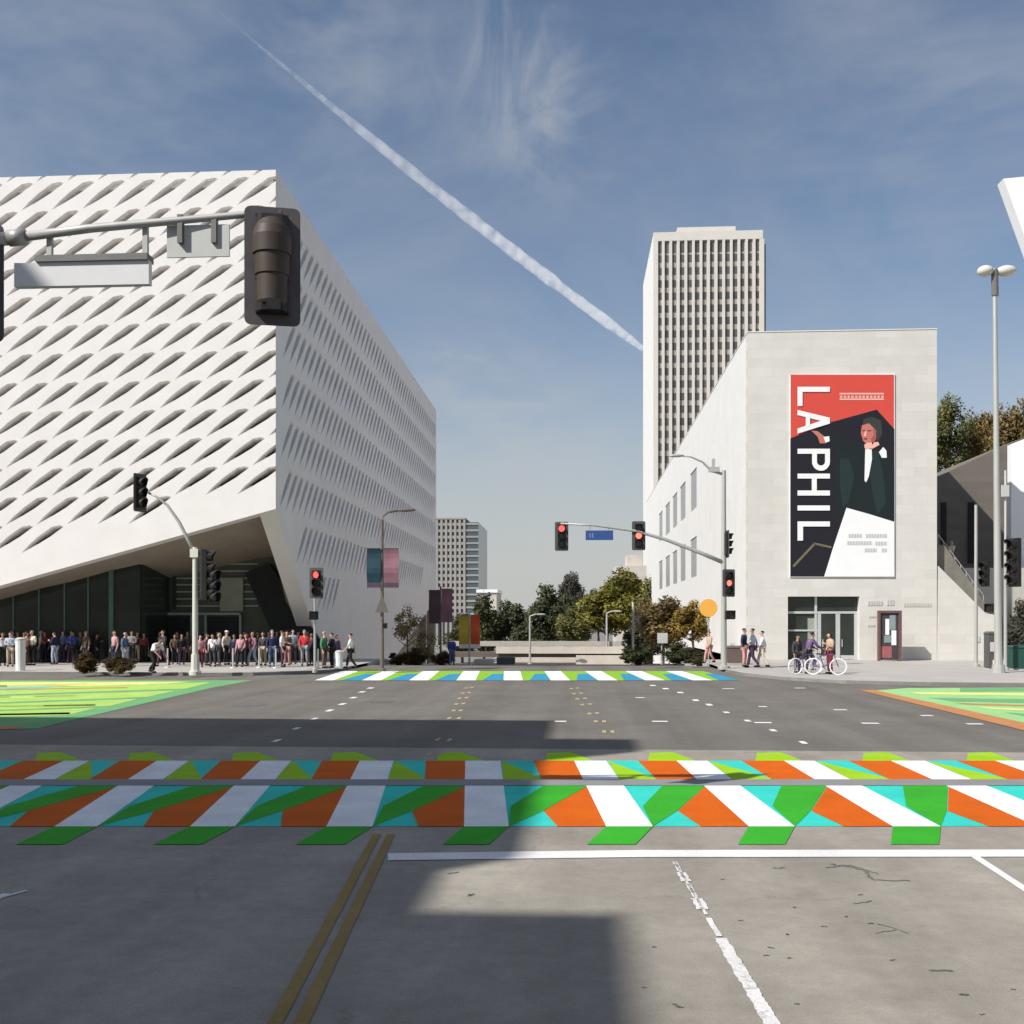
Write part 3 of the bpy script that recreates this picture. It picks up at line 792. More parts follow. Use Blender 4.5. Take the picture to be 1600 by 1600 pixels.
# side wall with two rows of tall windows, built as piers and bands round the openings
cols_px = [(1078.5, 1088.5), (1062.5, 1071), (1050.8, 1058), (1039.5, 1046.5), (1029.5, 1035)]
wy = [(at_x(a, 900, HX0).y, at_x(b_, 900, HX0).y) for a, b_ in cols_px]
wy = [(min(a, b_), max(a, b_)) for a, b_ in wy]
mid = sum(wy[0]) / 2
up_t, up_b = at_x(1083, 736, HX0).z, at_x(1083, 797, HX0).z
lo_t, lo_b = at_x(1083, 841, HX0).z, at_x(1083, 902, HX0).z
y = HY + .6
x0, x1 = HX0, HX0 + .6
for (a, b_) in wy:
    sw.box(x0, x1, y, a, -8, HTOP)
    for z0, z1 in ((-8, lo_b), (lo_t, up_b), (up_t, HTOP)):
        sw.box(x0, x1, a, b_, z0, z1)
    y = b_
sw.box(x0, x1, y, LY1, -8, HTOP)
sw.build("side_wall", M["limestone_sunlit"], hall)
for (a, b_) in wy:
    for z0, z1 in ((lo_b, lo_t), (up_b, up_t)):
        w = MB(); w.box(x0 + .07, x0 + .2, a, b_, z0, z1)
        w.build("window", M["window_grey"], hall)
rb = MB(); rb.box(HX0 + .3, HX1 - .05, HY + .3, LY1 - .3, HTOP - .5, HTOP - .2)
rb.build("roof", M["limestone"], hall)
rw = MB(); rw.box(HX1 - .6, HX1, HY + .6, LY1, -8, HTOP); rw.box(HX0 + .6, HX1 - .6, LY1 - .6, LY1, -8, HTOP)
rw.build("rear_wall", M["limestone_sunlit"], hall)
cp = MB(); cp.box(HX0 - .03, HX1 + .03, HY - .03, HY + .63, HTOP, HTOP + .06); cp.box(HX0 - .03, HX0 + .63, HY + .63, LY1, HTOP, HTOP + .06)
cp.build("coping", M["limestone_sunlit"], hall)
# entrance
ey = HY + .45
en = MB(); en.box(dx0, dx1, ey, ey + .1, .1, dz1)
ent = en.build("entrance_glass", M["glass_dark"], hall)
lg = MB()
a = at_y(1262, 0, ey - .02); b_ = at_y(1279, 0, ey - .02)
lg.box(a.x, b_.x, ey - .03, ey - .004, .16, at_y(1262, 966, ey).z)
lg.build("pale_panel", M["panel_green"], ent)  # pale green-grey panel set against the entrance glass
fm = MB()
zb = at_y(1290, 957, ey).z
fm.box(dx0, dx1, ey - .1, ey - .012, zb - .07, zb + .07)
for px, w in ((1274.5, .07), (1280, .10), (1309, .13), (1337.5, .12)):
    x = at_y(px, 0, ey - .05).x; fm.box(x - w, x + w, ey - .09, ey - .013, .14, zb - .07 if px > 1276 else dz1)
fm.box(dx0, at_y(1280, 0, ey).x, ey - .085, ey - .014, at_y(1240, 985, ey).z - .05, at_y(1240, 985, ey).z + .05)
fm.build("entrance_frame", M["alu"], hall)
for p0, p1 in ((1283, 1305), (1313, 1335)):
    d = MB(); xa, xb = at_y(p0, 0, ey).x, at_y(p1, 0, ey).x
    d.box(xa, xb, ey - .06, ey - .015, .16, zb - .08)
    do = d.build("door", M["glass_dark"], hall)
    h = MB(); h.box(xa + .06, xa + .1, ey - .12, ey - .06, .9, 1.35); h.build("handle", M["alu"], do)
    h = MB(); h.box(xa, xb, ey - .075, ey - .061, .16, .4); h.build("kick_plate", M["alu"], do)
# faint wall lettering, too small to read
M["faint"] = mat("faint", (0.52, 0.50, 0.46), 0.7, 0.05, 2)
for px0, px1, py0, py1 in ((1356, 1378, 939, 946), (1386, 1398, 937, 946), (1412, 1454, 942, 948), (1358, 1368, 962, 965), (1356, 1367, 976, 979)):
    x = px0; le = MB()
    while x < px1:
        A, B = at_y(x, py1, HY - .03), at_y(x + 2.6, py0, HY - .03)
        le.box(A.x, B.x, HY - .03, HY - .002, A.z, B.z); x += 4
    le.build("wall_lettering", M["faint"], hall)
pl = MB(); A, B = at_y(1523, 1003, HY - .04), at_y(1531, 994, HY - .04); pl.box(A.x, B.x, HY - .04, HY - .002, A.z, B.z)
pl.build("wall_plate", M["faint"], hall)
# stair parapet at the right of the front
def FP(px, py, y=HY): return at_y(px, py, y)
par = MB()
out = [FP(1464, 1050), FP(1562, 1050), FP(1562, 962), FP(1540, 958), FP(1466, 884)]
out = [Vector((max(v.x, HX1 + .003), HY + .01, v.z)) for v in out]
par.hexa(out, [v + Vector((0, .45, 0)) for v in out])
par.build("stair_parapet", M["limestone"], hall)
sp2 = MB()
o2 = [FP(1590, 1040, HY - .5), FP(1640, 1040, HY - .5), FP(1640, 1040, HY - .5), FP(1572, 985, HY - .5), FP(1572, 1040, HY - .5)]
st = MB()
# steps climbing left behind the parapet, with a solid side band
xa, za = FP(1556, 0).x, .14
xb, zb2 = HX1 + .1, FP(1467, 862).z
n = 34
for i in range(n):
    t0, t1 = i / n, (i + 1) / n
    st.box(lerp(xa, xb, t1), lerp(xa, xb, t0), HY + .5, HY + 4.5, -.3, lerp(za, zb2 - 1.0, t1))
st.build("steps", M["stair"], hall)
M["landing"] = stone_mat("landing", (0.52, 0.50, 0.44), 1.5, .6, 'XZ', .03)
lw_ = MB(); A, B = at_y(1508, 1046, HY + 5), at_y(1640, 887, HY + 5); lw_.box(max(A.x, HX1 + .1), B.x, HY + 5, HY + 5.4, -.5, B.z)
lw_.build("landing_wall", M["landing"], hall)
bd = MB()
q = [FP(1466, 850, HY + .3), FP(1478, 852, HY + .3), FP(1545, 948, HY + .3), FP(1545, 964, HY + .3), FP(1466, 884, HY + .3)]
q = [Vector((max(v.x, HX1 + .01), HY + .47, v.z)) for v in q]
bd.hexa(q, [v + Vector((0, .12, 0)) for v in q])
M["rail_band"] = mat("rail_band", (0.20, 0.185, 0.15), 0.8, 0.25, 1.5)
bd.build("stair_rail", M["rail_band"], hall)
for i in range(9):
    t_ = i / 8; a = FP(lerp(1470, 1542, t_), lerp(853, 950, t_), HY + .3); rp = MB()
    a.x = max(a.x, HX1 + .03); rp.tube([(a.x, HY + .8, a.z - .3), (a.x, HY + .8, a.z + .75)], .025, 6); rp.build("rail_post", M["galv"], hall)
hr_ = MB(); a, b_ = FP(1470, 853, HY + .3), FP(1542, 950, HY + .3); hr_.tube([(max(a.x, HX1 + .03), HY + .8, a.z + .75), (b_.x, HY + .8, b_.z + .75)], .03, 6); hr_.build("handrail", M["galv"], hall)

# the tall banner on the front wall
BN_Y = HY - .03
ban = MB()
cols = ["b_red", "b_dark", "b_white", "b_skin", "b_grey", "b_gold", "b_text", "b_peach", "b_suit", "b_hair", "b_shade", "b_fold"]
for nm, c in zip(cols, [(0.62, .075, .055), (0.017, .016, .022), (0.80, .80, .79), (0.50, .17, .13), (.07, .075, .085), (.16, .14, .08), (.52, .52, .52), (.80, .42, .36), (.013, .02, .021), (.045, .045, .045), (.32, .10, .08), (.02, .034, .034)]):
    M[nm] = mat(nm, c, 0.6, 0.04, 0.7, spec=0.2)
def BZ(zx, zy, k=0):
    p = at_y(1200 + zx / 4.444, 560 + zy / 4.444, BN_Y - .006 * k - .05)
    return Vector((p.x, BN_Y - .05 - .006 * k, p.z))
A, B = BZ(152, 1518), BZ(880, 106)
ban.box(A.x, B.x, BN_Y - .05, BN_Y + .028, A.z, B.z, 2)
def bp(pts, k, mi): ban.poly([BZ(x, y, k) for x, y in pts], mi)
bp([(157, 113), (875, 113), (875, 600), (157, 600)], .6, 0)
def bp(pts, k, mi): ban.poly([BZ(x, y, k) for x, y in pts], mi)
bp([(155, 555), (430, 445), (755, 355), (877, 490), (877, 1515), (155, 1515)], 1, 1)
bp([(470, 600), (560, 560), (660, 600), (700, 590), (830, 640), (877, 760), (877, 1130), (545, 1038), (500, 1150), (455, 900), (470, 700)], 2, 8)
bp([(355, 520), (430, 590), (520, 640), (650, 640), (600, 600), (500, 580), (420, 520)], 3, 8)
bp([(545, 1037), (700, 1080), (877, 1135), (877, 1515), (390, 1515), (450, 1320)], 4, 2)
bp([(665, 420), (720, 405), (785, 430), (795, 520), (760, 590), (745, 500), (700, 455), (655, 470)], 4, 9)
bp([(652, 465), (700, 450), (742, 490), (752, 560), (725, 600), (690, 605), (660, 570), (645, 520)], 5, 3)
bp([(655, 500), (672, 496), (676, 503), (658, 507)], 6, 9); bp([(690, 500), (716, 498), (718, 505), (692, 507)], 6, 9); bp([(662, 556), (690, 553), (688, 562), (668, 563)], 6, 9)
bp([(728, 480), (752, 500), (752, 560), (725, 600), (715, 560), (735, 530)], 6, 10); bp([(672, 505), (684, 505), (682, 538), (664, 540)], 6, 7)
bp([(700, 640), (760, 640), (800, 800), (820, 1000), (760, 1090), (720, 900)], 3, 11); bp([(500, 700), (560, 690), (600, 820), (560, 1000), (520, 1030), (500, 900)], 3, 11)
bp([(668, 600), (690, 585), (765, 580), (775, 600), (715, 632), (672, 625)], 6, 7)
bp([(675, 630), (720, 625), (722, 700), (700, 820), (682, 860), (670, 850)], 6, 2)
bp([(770, 650), (800, 615), (822, 640), (825, 690), (790, 690)], 6, 2)
bp([(300, 500), (345, 505), (395, 545), (425, 560), (400, 590), (360, 590), (345, 545)], 6, 3)
bp([(385, 545), (425, 540), (428, 575), (400, 585)], 7, 2)
def bstroke(p, q, w, k, mi):
    a, b2 = Vector(p), Vector(q); d = (b2 - a).normalized(); nn_ = Vector((-d.y, d.x)) * w / 2
    bp([a - nn_, b2 - nn_, b2 + nn_, a + nn_], k, mi)
bstroke((175, 1445), (325, 1285), 16, 3, 5); bstroke((322, 1285), (440, 1312), 14, 3, 5)
for y0 in (245, 283):
    bstroke((497, y0), (805, y0), 12, 3, 7)
for i in range(12):
    bstroke((500 + i * 26, 266), (517 + i * 26, 266), 15, 3, 7)
for x0, x1, yy in ((560, 655, 1232), (680, 825, 1232), (550, 722, 1282), (745, 825, 1285), (672, 755, 1332), (790, 826, 1332)):
    x = x0
    while x < x1:
        bstroke((x, yy), (min(x + 15, x1), yy), 26, 6, 6); x += 19
# lettering set sideways, reading downward
Bs, Cp, SW = 205, 430, 35
def seg(g0, g1, h0, h1):   # along text (down), across (baseline to cap)
    bp([(Bs + h0 * (Cp - Bs), g0), (Bs + h1 * (Cp - Bs), g0), (Bs + h1 * (Cp - Bs), g1), (Bs + h0 * (Cp - Bs), g1)], 8, 2)
s_ = SW / (Cp - Bs)
seg(197, 232, 0, 1); seg(232, 330, 0, s_)                                   # L
bp([(Bs, 358), (Bs, 393), (Cp, 450), (Cp, 412)], 8, 2); bp([(Bs, 522), (Bs, 487), (Cp, 412), (Cp, 452)], 9, 2)   # A
bp([(262, 380), (292, 388), (292, 470), (262, 485)], 10, 2)
seg(627, 662, 0, 1)                                                          # P
P_c, P_r = Vector((365, 700)), 0
import itertools
outer_p = [(Cp, 662), (Cp, 715)] + [(368 + 62 * math.cos(t), 718 + 62 * math.sin(t)) for t in [i * math.pi / 12 for i in range(13)]] + [(306, 662)]
inner_p = [(Cp - 34, 662), (Cp - 34, 715)] + [(368 + 28 * math.cos(t), 716 + 28 * math.sin(t)) for t in [i * math.pi / 12 for i in range(13)]] + [(340, 662)]
for (a1, a2, i1, i2) in zip(outer_p[:-1], outer_p[1:], inner_p[:-1], inner_p[1:]):
    bp([a1, a2, i2, i1], 8, 2)
seg(800, 834, 0, 1); seg(917, 952, 0, 1); seg(834, 917, .44, .44 + s_)       # H
seg(1021, 1056, 0, 1)                                                        # I
seg(1132, 1167, 0, 1); seg(1167, 1265, 0, s_ * 1.1)                          # L
tag(ban.build("wall_banner", [M[c] for c in cols]), "tall red, black and white banner reading LA PHIL with a conductor, on limestone wall", "banner")

# poster case standing by the entrance
pc = thing("poster_case", "red-brown framed poster case standing at the limestone wall", "poster case", at_z(1392, 1033, .14))
PY = pc.location.y
def pcp(px, py): return at_y(px, py, PY)
fmb = MB(); A, B = pcp(1373, 1031), pcp(1409, 954)
fmb.box(A.x, B.x, PY - .02, PY + .30, B.z - .14, B.z); fmb.box(A.x, A.x + .1, PY - .02, PY + .30, .14, B.z - .14); fmb.box(B.x - .16, B.x, PY - .02, PY + .30, .14, B.z - .14)
fmb.build("frame", M["frame_red"], pc)
pb = MB(); pb.box(A.x + .1, B.x - .16, PY + .08, PY + .26, .2, B.z - .14, 0)
def pq(x0, x1, y0, y1, mi, dy): 
    a, c = pcp(x0, y1), pcp(x1, y0); pb.box(a.x, c.x, PY + .08 - dy, PY + .078, a.z, c.z, mi)
pq(1384, 1390, 967, 992, 1, .012); pq(1393.5, 1401, 985, 1008, 1, .012); pq(1390.5, 1400, 961, 984, 2, .008); pq(1382, 1393, 993, 1004, 2, .008); pq(1376.5, 1394, 1010, 1028, 3, .008)
pb.build("poster", [M["poster_dark"], M["poster_white"], M["poster_teal"], M["poster_red"]], pc)

# ------------------------------------------------------------------ dark metal wing, bright curved steel of the neighbour
WY = 76.0
wing = thing("concert_hall_wing", "dark brown metal clad wing with sloping roofline behind the stair", "building", (24, WY, 0))
wp = [at_y(1440, 1010, WY), at_y(1640, 1010, WY), at_y(1640, 668, WY), at_y(1582, 690, WY), at_y(1440, 757, WY)]
wb = MB(); wb.hexa(wp, [v + Vector((0, 14, 0)) for v in wp]); wb.build("wall", M["brown_metal"], wing)
wd = MB()
for px0, px1, py0, py1 in ((1470, 1478, 785, 880), (1512, 1522, 785, 880)):
    A, B = at_y(px0, py1, WY), at_y(px1, py0, WY); wd.box(A.x, B.x, WY - .12, WY - .01, A.z, B.z)
wd.build("dark_strip", M["black"], wing)  # thin black boxes standing on the wall face
sail = thing("steel_facade", "bright curved steel sail and panel at the right edge of the frame", "facade", (27, 47, 0))
def curved(pts_px, d, bow, thick, name, n=10):
    """a polygon surveyed at distance d, bowed outward and given thickness"""
    b = MB()
    (x0, y0), (x1, y1), (x2, y2), (x3, y3) = pts_px      # top left, top right, bottom right, bottom left
    def P(u, v):
        px = lerp(lerp(x0, x1, u), lerp(x3, x2, u), v); py = lerp(lerp(y0, y1, u), lerp(y3, y2, u), v)
        p = at_d(px, py, d); p.y -= bow * math.sin(u * math.pi * .5) ; return p
    for k_, off in ((0, 0), (1, thick)):
        for i in range(n):
            for j in range(n):
                b.poly([P(i / n, j / n) + Vector((0, off, 0)), P((i + 1) / n, j / n) + Vector((0, off, 0)), P((i + 1) / n, (j + 1) / n) + Vector((0, off, 0)), P(i / n, (j + 1) / n) + Vector((0, off, 0))])
    for e in range(4):
        for i in range(n):
            a, c = i / n, (i + 1) / n
            pa, pb_ = [((a, 0), (c, 0)), ((1, a), (1, c)), ((a, 1), (c, 1)), ((0, a), (0, c))][e]
            A_, B_ = P(*pa), P(*pb_)
            b.poly([A_, B_, B_ + Vector((0, thick, 0)), A_ + Vector((0, thick, 0))])
    return b.build(name, M["white_metal"], sail, clean=True)
curved([(1568, 279), (2100, 270), (2100, 1060), (1850, 1060)], 47.5, 2.0, .7, "steel_sail")
curved([(1580, 694), (1720, 640), (1720, 1030), (1580, 1030)], 67.0, 1.5, .6, "steel_panel")

# ------------------------------------------------------------------ office tower
TD = 260
tA = at_d(1021, 365, TD); tB = at_d(1190, 365, TD)
TX0, TX1, TY = tA.x, tB.x, tA.y
TZ = at_d(1021, 366, TD).z
tower = thing("office_tower", "tall cream office tower of white vertical fins, rising behind the limestone hall", "tower", (TX0, TY, 0))
tb = MB(); tb.box(TX0 + .6, TX1 - .6, TY + .36, TY + 40, -8, TZ)
tb.build("core", M["spandrel"], tower)
fn = MB(); fn.box(TX0, TX1, TY - .14, TY + 1, at_d(1100, 377, TD).z, TZ + .4)
NC = 14
xw = [at_d(1024.5 + i * 11.7, 400, TD).x for i in range(NC + 1)]
for i, x in enumerate(xw):
    w = .34 if i not in (0, NC) else .6
    fn.box(x - w, x + w, TY - .12, TY + .355, -8, at_d(1100, 377, TD).z)
fn.build("fins", M["tower_wall"], tower)
sd = MB(); sd.box(TX0 - .01, TX0 + .599, TY + 1.0, TY + 40, -8, TZ + .2); sd.box(TX0 - .002, xw[0] - .61, TY - .11, TY + .98, -8, at_d(1100, 377, TD).z)
sd.build("side_wall", M["tower_sunlit"], tower)
rs = MB(); rs.box(TX1 + .0, TX1 + 1.3, TY + 3.0, TY + 38, -8, TZ - 2)
rs.build("corner_shaft", M["spandrel"], tower)  # recessed column, its shade put in by the darker spandrel colour
ph = MB(); A, B = at_d(1060, 366, TD), at_d(1151, 353, TD); ph.box(A.x, B.x, TY + 3, TY + 20, TZ, B.z + .6); ph.build("roof_house", M["tower_wall"], tower)
fl = 19.6 * TD / 1600
z_first = at_d(1100, 378, TD).z
rest = MB(); cnt = 0
for r_ in range(24):
    z1 = z_first - r_ * fl - .15; z0 = z1 - fl * (.56 if r_ else .8)
    for c_ in range(NC):
        w = MB() if cnt < 98 else rest
        w.box(xw[c_] + (.36 if c_ else .62), xw[c_ + 1] - (.36 if c_ < NC - 1 else .62) - (.25 if c_ % 5 in (1, 2) else 0), TY + .27, TY + .34, z0, z1)
        if cnt < 98:
            w.build("window", M["tower_window"], tower)
        cnt += 1
tag(rest.build("window", M["tower_window"], tower), kind="stuff")

# ------------------------------------------------------------------ grey office block down the street
OD = 300
oA, oB, oC = at_d(640, 812, OD), at_d(726, 812, OD), at_d(748, 812, OD)
OZ = oA.z
off = thing("office_block", "distant grey office block with a gridded front and glass corner, beside the museum", "office building", (oA.x, oA.y, -6))
ob = MB(); ob.box(oA.x, oB.x, oA.y + .8, oA.y + 30, -12, OZ); ob.build("core", M["office_wall"], off)
gr = MB()
gx = [lerp(oA.x, oB.x, i / 12) for i in range(13)]
for x in gx:
    gr.box(x - .33, x + .33, oA.y, oA.y + .79, -12, OZ)
nf = 14; fh = (at_d(0, 820, OD).z - at_d(0, 960, OD).z) / nf
zs = [at_d(0, 820, OD).z - i * fh for i in range(nf + 1)]
for z in zs:
    for xa_, xb_ in zip(gx[:-1], gx[1:]):
        gr.box(xa_ + .331, xb_ - .331, oA.y + .1, oA.y + .78, z - .3, z + .5)
gr.build("grid_front", M["office_wall"], off)
for c_ in range(5, 12):
    for r_ in range(nf):
        w = MB(); w.box(gx[c_] + .34, gx[c_ + 1] - .34, oA.y + .6, oA.y + .75, zs[r_ + 1] + .51, zs[r_] - .31)
        w.build("window", M["office_window"], off)
gc = MB(); gc.box(oB.x + .34, oC.x, oA.y + .4, oA.y + 30, -12, OZ - .8); gco = gc.build("glass_corner", M["office_glass"], off)
gb = MB()
for z in zs:
    gb.box(oB.x + .34, oC.x + .1, oA.y + .2, oA.y + .39, z - .1, z + .45)
gb.build("floor_band", M["office_wall"], gco)
tp = MB(); tp.box(oA.x, oB.x + .34, oA.y - .1, oA.y + 30.1, OZ, OZ + .5); tp.build("roof_edge", M["office_wall"], off)
# low pale building just right of it, and a pale one peeping over the trees
lb = thing("low_building", "low pale flat-roofed building beside the grey office block", "building", at_d(763, 1000, 290))
b = MB(); A, B = at_d(746, 1000, 290), at_d(776, 926, 290); b.box(A.x, B.x, A.y, A.y + 18, -10, B.z); b.build("wall", M["bridge"], lb)
b = MB(); b.box(A.x - .3, B.x + .3, A.y - .4, A.y + 18.4, B.z, B.z + .9); b.build("roof", M["white_metal"], lb)
sb_ = thing("low_building", "cream building peeping over the green trees left of the limestone hall", "building", at_d(985, 1000, 260))
b = MB(); A, B = at_d(962, 1000, 260), at_d(1012, 884, 260); b.box(A.x, B.x, A.y, A.y + 20, -10, B.z); b.build("wall", M["bridge"], sb_)
b = MB(); A2, B2 = at_d(980, 884, 260), at_d(1004, 866, 260); b.box(A2.x, B2.x, A.y + 2, A.y + 12, B.z + .002, B2.z); b.build("roof_house", M["bridge"], sb_)

# ------------------------------------------------------------------ the building across the street behind the camera that shades the road
KX, KY = .788 / math.tan(SUN_EL), .616 / math.tan(SUN_EL)
NX = -20.0
def shade_h(xs): return (xs - NX) / KX
near = thing("corner_building", "stone corner building beside the camera on the left, its stepped roofline shading the road", "building", (NX, 0, 0))
nbm = MB()
hA, hB, hC, hD = shade_h(.42), shade_h(-1.3), shade_h(-.55), shade_h(1.25)
yA = 8.75 - hA * KY; yB = 10.75 - hC * KY; yE = 25.5 - hC * KY
yD0, yD1 = 19.6 - hD * KY, 21.6 - hD * KY
nbm.box(-60, NX, -50, yA, -.5, hA); nbm.box(-60, NX, yA, yB, -.5, hB); nbm.box(-60, NX, yB, yE, -.5, hC)
nbm.build("wall", M["brick_beige"], near)
nd = MB(); nd.box(-26, NX - .01, yD0, yD1, hC, hD); nd.build("roof_house", M["brick_beige"], near)
for i in range(6):
    for j in range(5):
        y0 = -26 + i * 6
        if y0 + 3 < yE:
            w = MB(); w.box(NX - .1, NX + .03, y0, y0 + 3, 2 + j * 4, 4.6 + j * 4); w.build("window", M["window_dark"], near)
# ------------------------------------------------------------------ traffic signals, lamps, signs
def signal_head(root, c, s=1.0, face=0.0, lit=None, plate=True, n=3, arrow=False, hw=None):
    """housing + backplate, a visor and a lens for each section; local front is -Y, turned by face"""
    base = ORIGIN[root.name]
    Rm = Matrix.Rotation(face, 3, 'Z')
    c = Vector(c)
    def tr(b):
        b.v = [tuple(c + Rm @ (Vector(v) * s)) for v in b.v]; return b
    H = .36 * n
    hb = MB(); w = .175
    # rounded housing: an octagonal prism
    ch = .04
    prof = [(-w, -.0), (w, 0), (w, .13), (w - .06, .20), (-w + .06, .20), (-w, .13)]
    hb.hexa([(x, y, -H / 2) for x, y in prof], [(x, y, H / 2) for x, y in prof])
    for i in range(n + 1):
        z = H / 2 - i * .36
        hb.box(-w - .006, w + .006, -.006, .14, z - .012, z + .012)
    head = tr(hb).build("signal_head", M["signal_black"], root)
    if plate:
        pb_ = MB(); a = .31; hh = H / 2 + .13; r = .07
        out = []
        for cx, cz, a0 in ((a - r, hh - r, 0), (-a + r, hh - r, 90), (-a + r, -hh + r, 180), (a - r, -hh + r, 270)):
            for k in range(4):
                t = R(a0 + k * 30); out.append((cx + r * math.cos(t), cz + r * math.sin(t)))
        pb_.hexa([(x, .03, z) for x, z in out], [(x, .045, z) for x, z in out])
        tr(pb_).build("backplate", M["backplate"], head)
    for i in range(n):
        z = H / 2 - .18 - i * .36
        vb = MB(); r = .155; ln_ = .26; N = 14
        ring = [R(-50 + 280 * k / N) for k in range(N + 1)]
        for t0, t1 in zip(ring[:-1], ring[1:]):
            q = []
            for rr in (r, r + .012):
                q.append([(rr * math.cos(t0), -.002, z + rr * math.sin(t0)), (rr * math.cos(t1), -.002, z + rr * math.sin(t1)),
                          (rr * math.cos(t1), -ln_ * (.55 + .45 * max(0, math.sin(t1))), z + rr * math.sin(t1)), (rr * math.cos(t0), -ln_ * (.55 + .45 * max(0, math.sin(t0))), z + rr * math.sin(t0))])
            vb.poly(q[0]); vb.poly(q[1])
            vb.poly([q[0][2], q[0][3], q[1][3], q[1][2]])
        tr(vb).build("visor", M["signal_black"], head)
        lb_ = MB()
        lb_.hexa([(.145 * math.cos(t * math.pi / 9), -.004, z + .145 * math.sin(t * math.pi / 9)) for t in range(18)],
                 [(.13 * math.cos(t * math.pi / 9), -.035, z + .13 * math.sin(t * math.pi / 9)) for t in range(18)])
        tr(lb_).build("lens", M[lit[1]] if lit and lit[0] == i else M["lens_off"], head)
    return head
def ped_head(root, c, s=1.0, face=0.0, col="signal_black"):
    c = Vector(c); Rm = Matrix.Rotation(face, 3, 'Z')
    b = MB(); b.box(-.22, .22, 0, .2, -.22, .22); b.box(-.24, .24, -.14, 0, .20, .235); b.box(-.24, -.215, -.12, 0, -.2, .2); b.box(.215, .24, -.12, 0, -.2, .2)
    b.v = [tuple(c + Rm @ (Vector(v) * s)) for v in b.v]
    h = b.build("pedestrian_signal", M[col], root)
    b = MB(); b.box(-.17, .17, -.012, -.001, -.17, .17)
    b.v = [tuple(c + Rm @ (Vector(v) * s)) for v in b.v]
    b.build("lens", M["lens_off"], h)
    return h
def pole(root, x, y, z0, z1, r0, r1, m, name="pole", base=True):
    b = MB(); b.tube([(x, y, z0 - .05), (x, y, z1)], [r0, r1], 14)
    if base:
        b.tube([(x, y, z0 - .05), (x, y, z0 + .12), (x, y, z0 + .16)], [r0 * 2.0, r0 * 2.0, r0 * 1.1], 14)
    return b.build(name, m, root, smooth=False)

# near mast arm hanging over the left of the view
ND = 12.0
P = lambda px, py, d=ND: at_d(px, py, d)
arm_l = P(-330, 395)
near_sig = thing("traffic_signal", "dark near signal seen from behind on a mast arm with blank sign backs", "traffic signal", (arm_l.x, arm_l.y, 0))
pole(near_sig, arm_l.x, arm_l.y, 0, arm_l.z + .35, .17, .13, M["galv"])
am = MB(); am.tube([arm_l, P(-120, 386), P(30, 371)], [.10, .085, .075], 12); am.tube([P(28, 371), P(140, 357), P(385, 335), P(440, 332)], [.055, .05, .04, .035], 12)
am.tube([P(14, 372.5), P(40, 370)], [.095, .095], 12)
am.build("mast_arm", M["galv"], near_sig, smooth=True)
def rear_head(c, s, face):
    h_ = signal_head(near_sig, c, s, face, None)
    Rm = Matrix.Rotation(face, 3, 'Z'); b = MB(); n = 28; r = .20; zt_, zb_ = .36, -.46
    # rounded rear shell with an arched top
    prev = None
    for k, (z, f) in enumerate(((zb_, .78), (zb_ + .03, .86), (-.135, .88), (-.13, .96), (.10, .98), (.105, 1.08), (.30, 1.1), (.40, .98), (.48, .74), (.53, .40), (.545, .05))):
        ring = []
        for q in range(n + 1):
            t_ = math.pi * q / n
            ring.append((r * f * math.cos(t_), .10 + (r * .95) * f * math.sin(t_), z))
        if prev:
            for q in range(n): b.poly([prev[q], prev[q + 1], ring[q + 1], ring[q]])
        else: b.poly(ring)
        prev = ring
    b.v = [tuple(Vector(c) + Rm @ (Vector(v) * s)) for v in b.v]
    b.build("rear_shell", M["signal_brown"], h_, clean=True)
    b = MB(); b.box(-.10, .06, .12, .27, -.55, -.43); b.v = [tuple(Vector(c) + Rm @ (Vector(v) * s)) for v in b.v]; b.build("cable_box", M["signal_black"], h_)
    return h_
hd = rear_head(P(426, 418), 1.03, R(180 + 14))
hd2 = rear_head(P(-36, 443), 1.03, R(180 + 8))
for px, py0, py1 in ((400, 333, 345), (-34, 378, 378)):
    b = MB(); p, q_ = P(px, py0), P(px, py1 + 1); b.box(p.x - .05, p.x + .05, p.y - .05, p.y + .09, q_.z - .05, p.z + .07); b.build("clamp", M["galv_dark"], near_sig)
# long sign hung under the arm: rail and blank panel
b = MB(); A, B = P(22, 448), P(238, 411); b.box(A.x, B.x, A.y, A.y + .09, A.z, B.z); sgn = b.build("sign_panel", M["sign_white"], near_sig)
b = MB(); A, B = P(58, 411.5), P(237, 401); b.box(A.x, B.x, A.y - .05, A.y + .14, A.z + .004, B.z); b.build("sign_rail", M["galv_dark"], sgn)
for px, py in ((225, 349), (75, 366)):
    b = MB(); p, q_ = P(px, py), P(px, 402); b.box(p.x - .03, p.x + .03, p.y + .02, p.y + .07, q_.z, p.z); b.build("sign_hanger", M["galv"], sgn)
b = MB(); A, B = P(258, 400), P(358, 350); b.box(A.x, B.x, A.y + .05, A.y + .075, A.z, B.z); sg2 = b.build("sign_plate", M["sign_grey"], near_sig)
for px in (282, 335):
    b = MB(); p, q_ = P(px, 336), P(px, 380); b.box(p.x - .03, p.x + .03, p.y - .03, p.y + .048, q_.z, p.z); b.build("sign_clamp", M["galv_dark"], sg2)

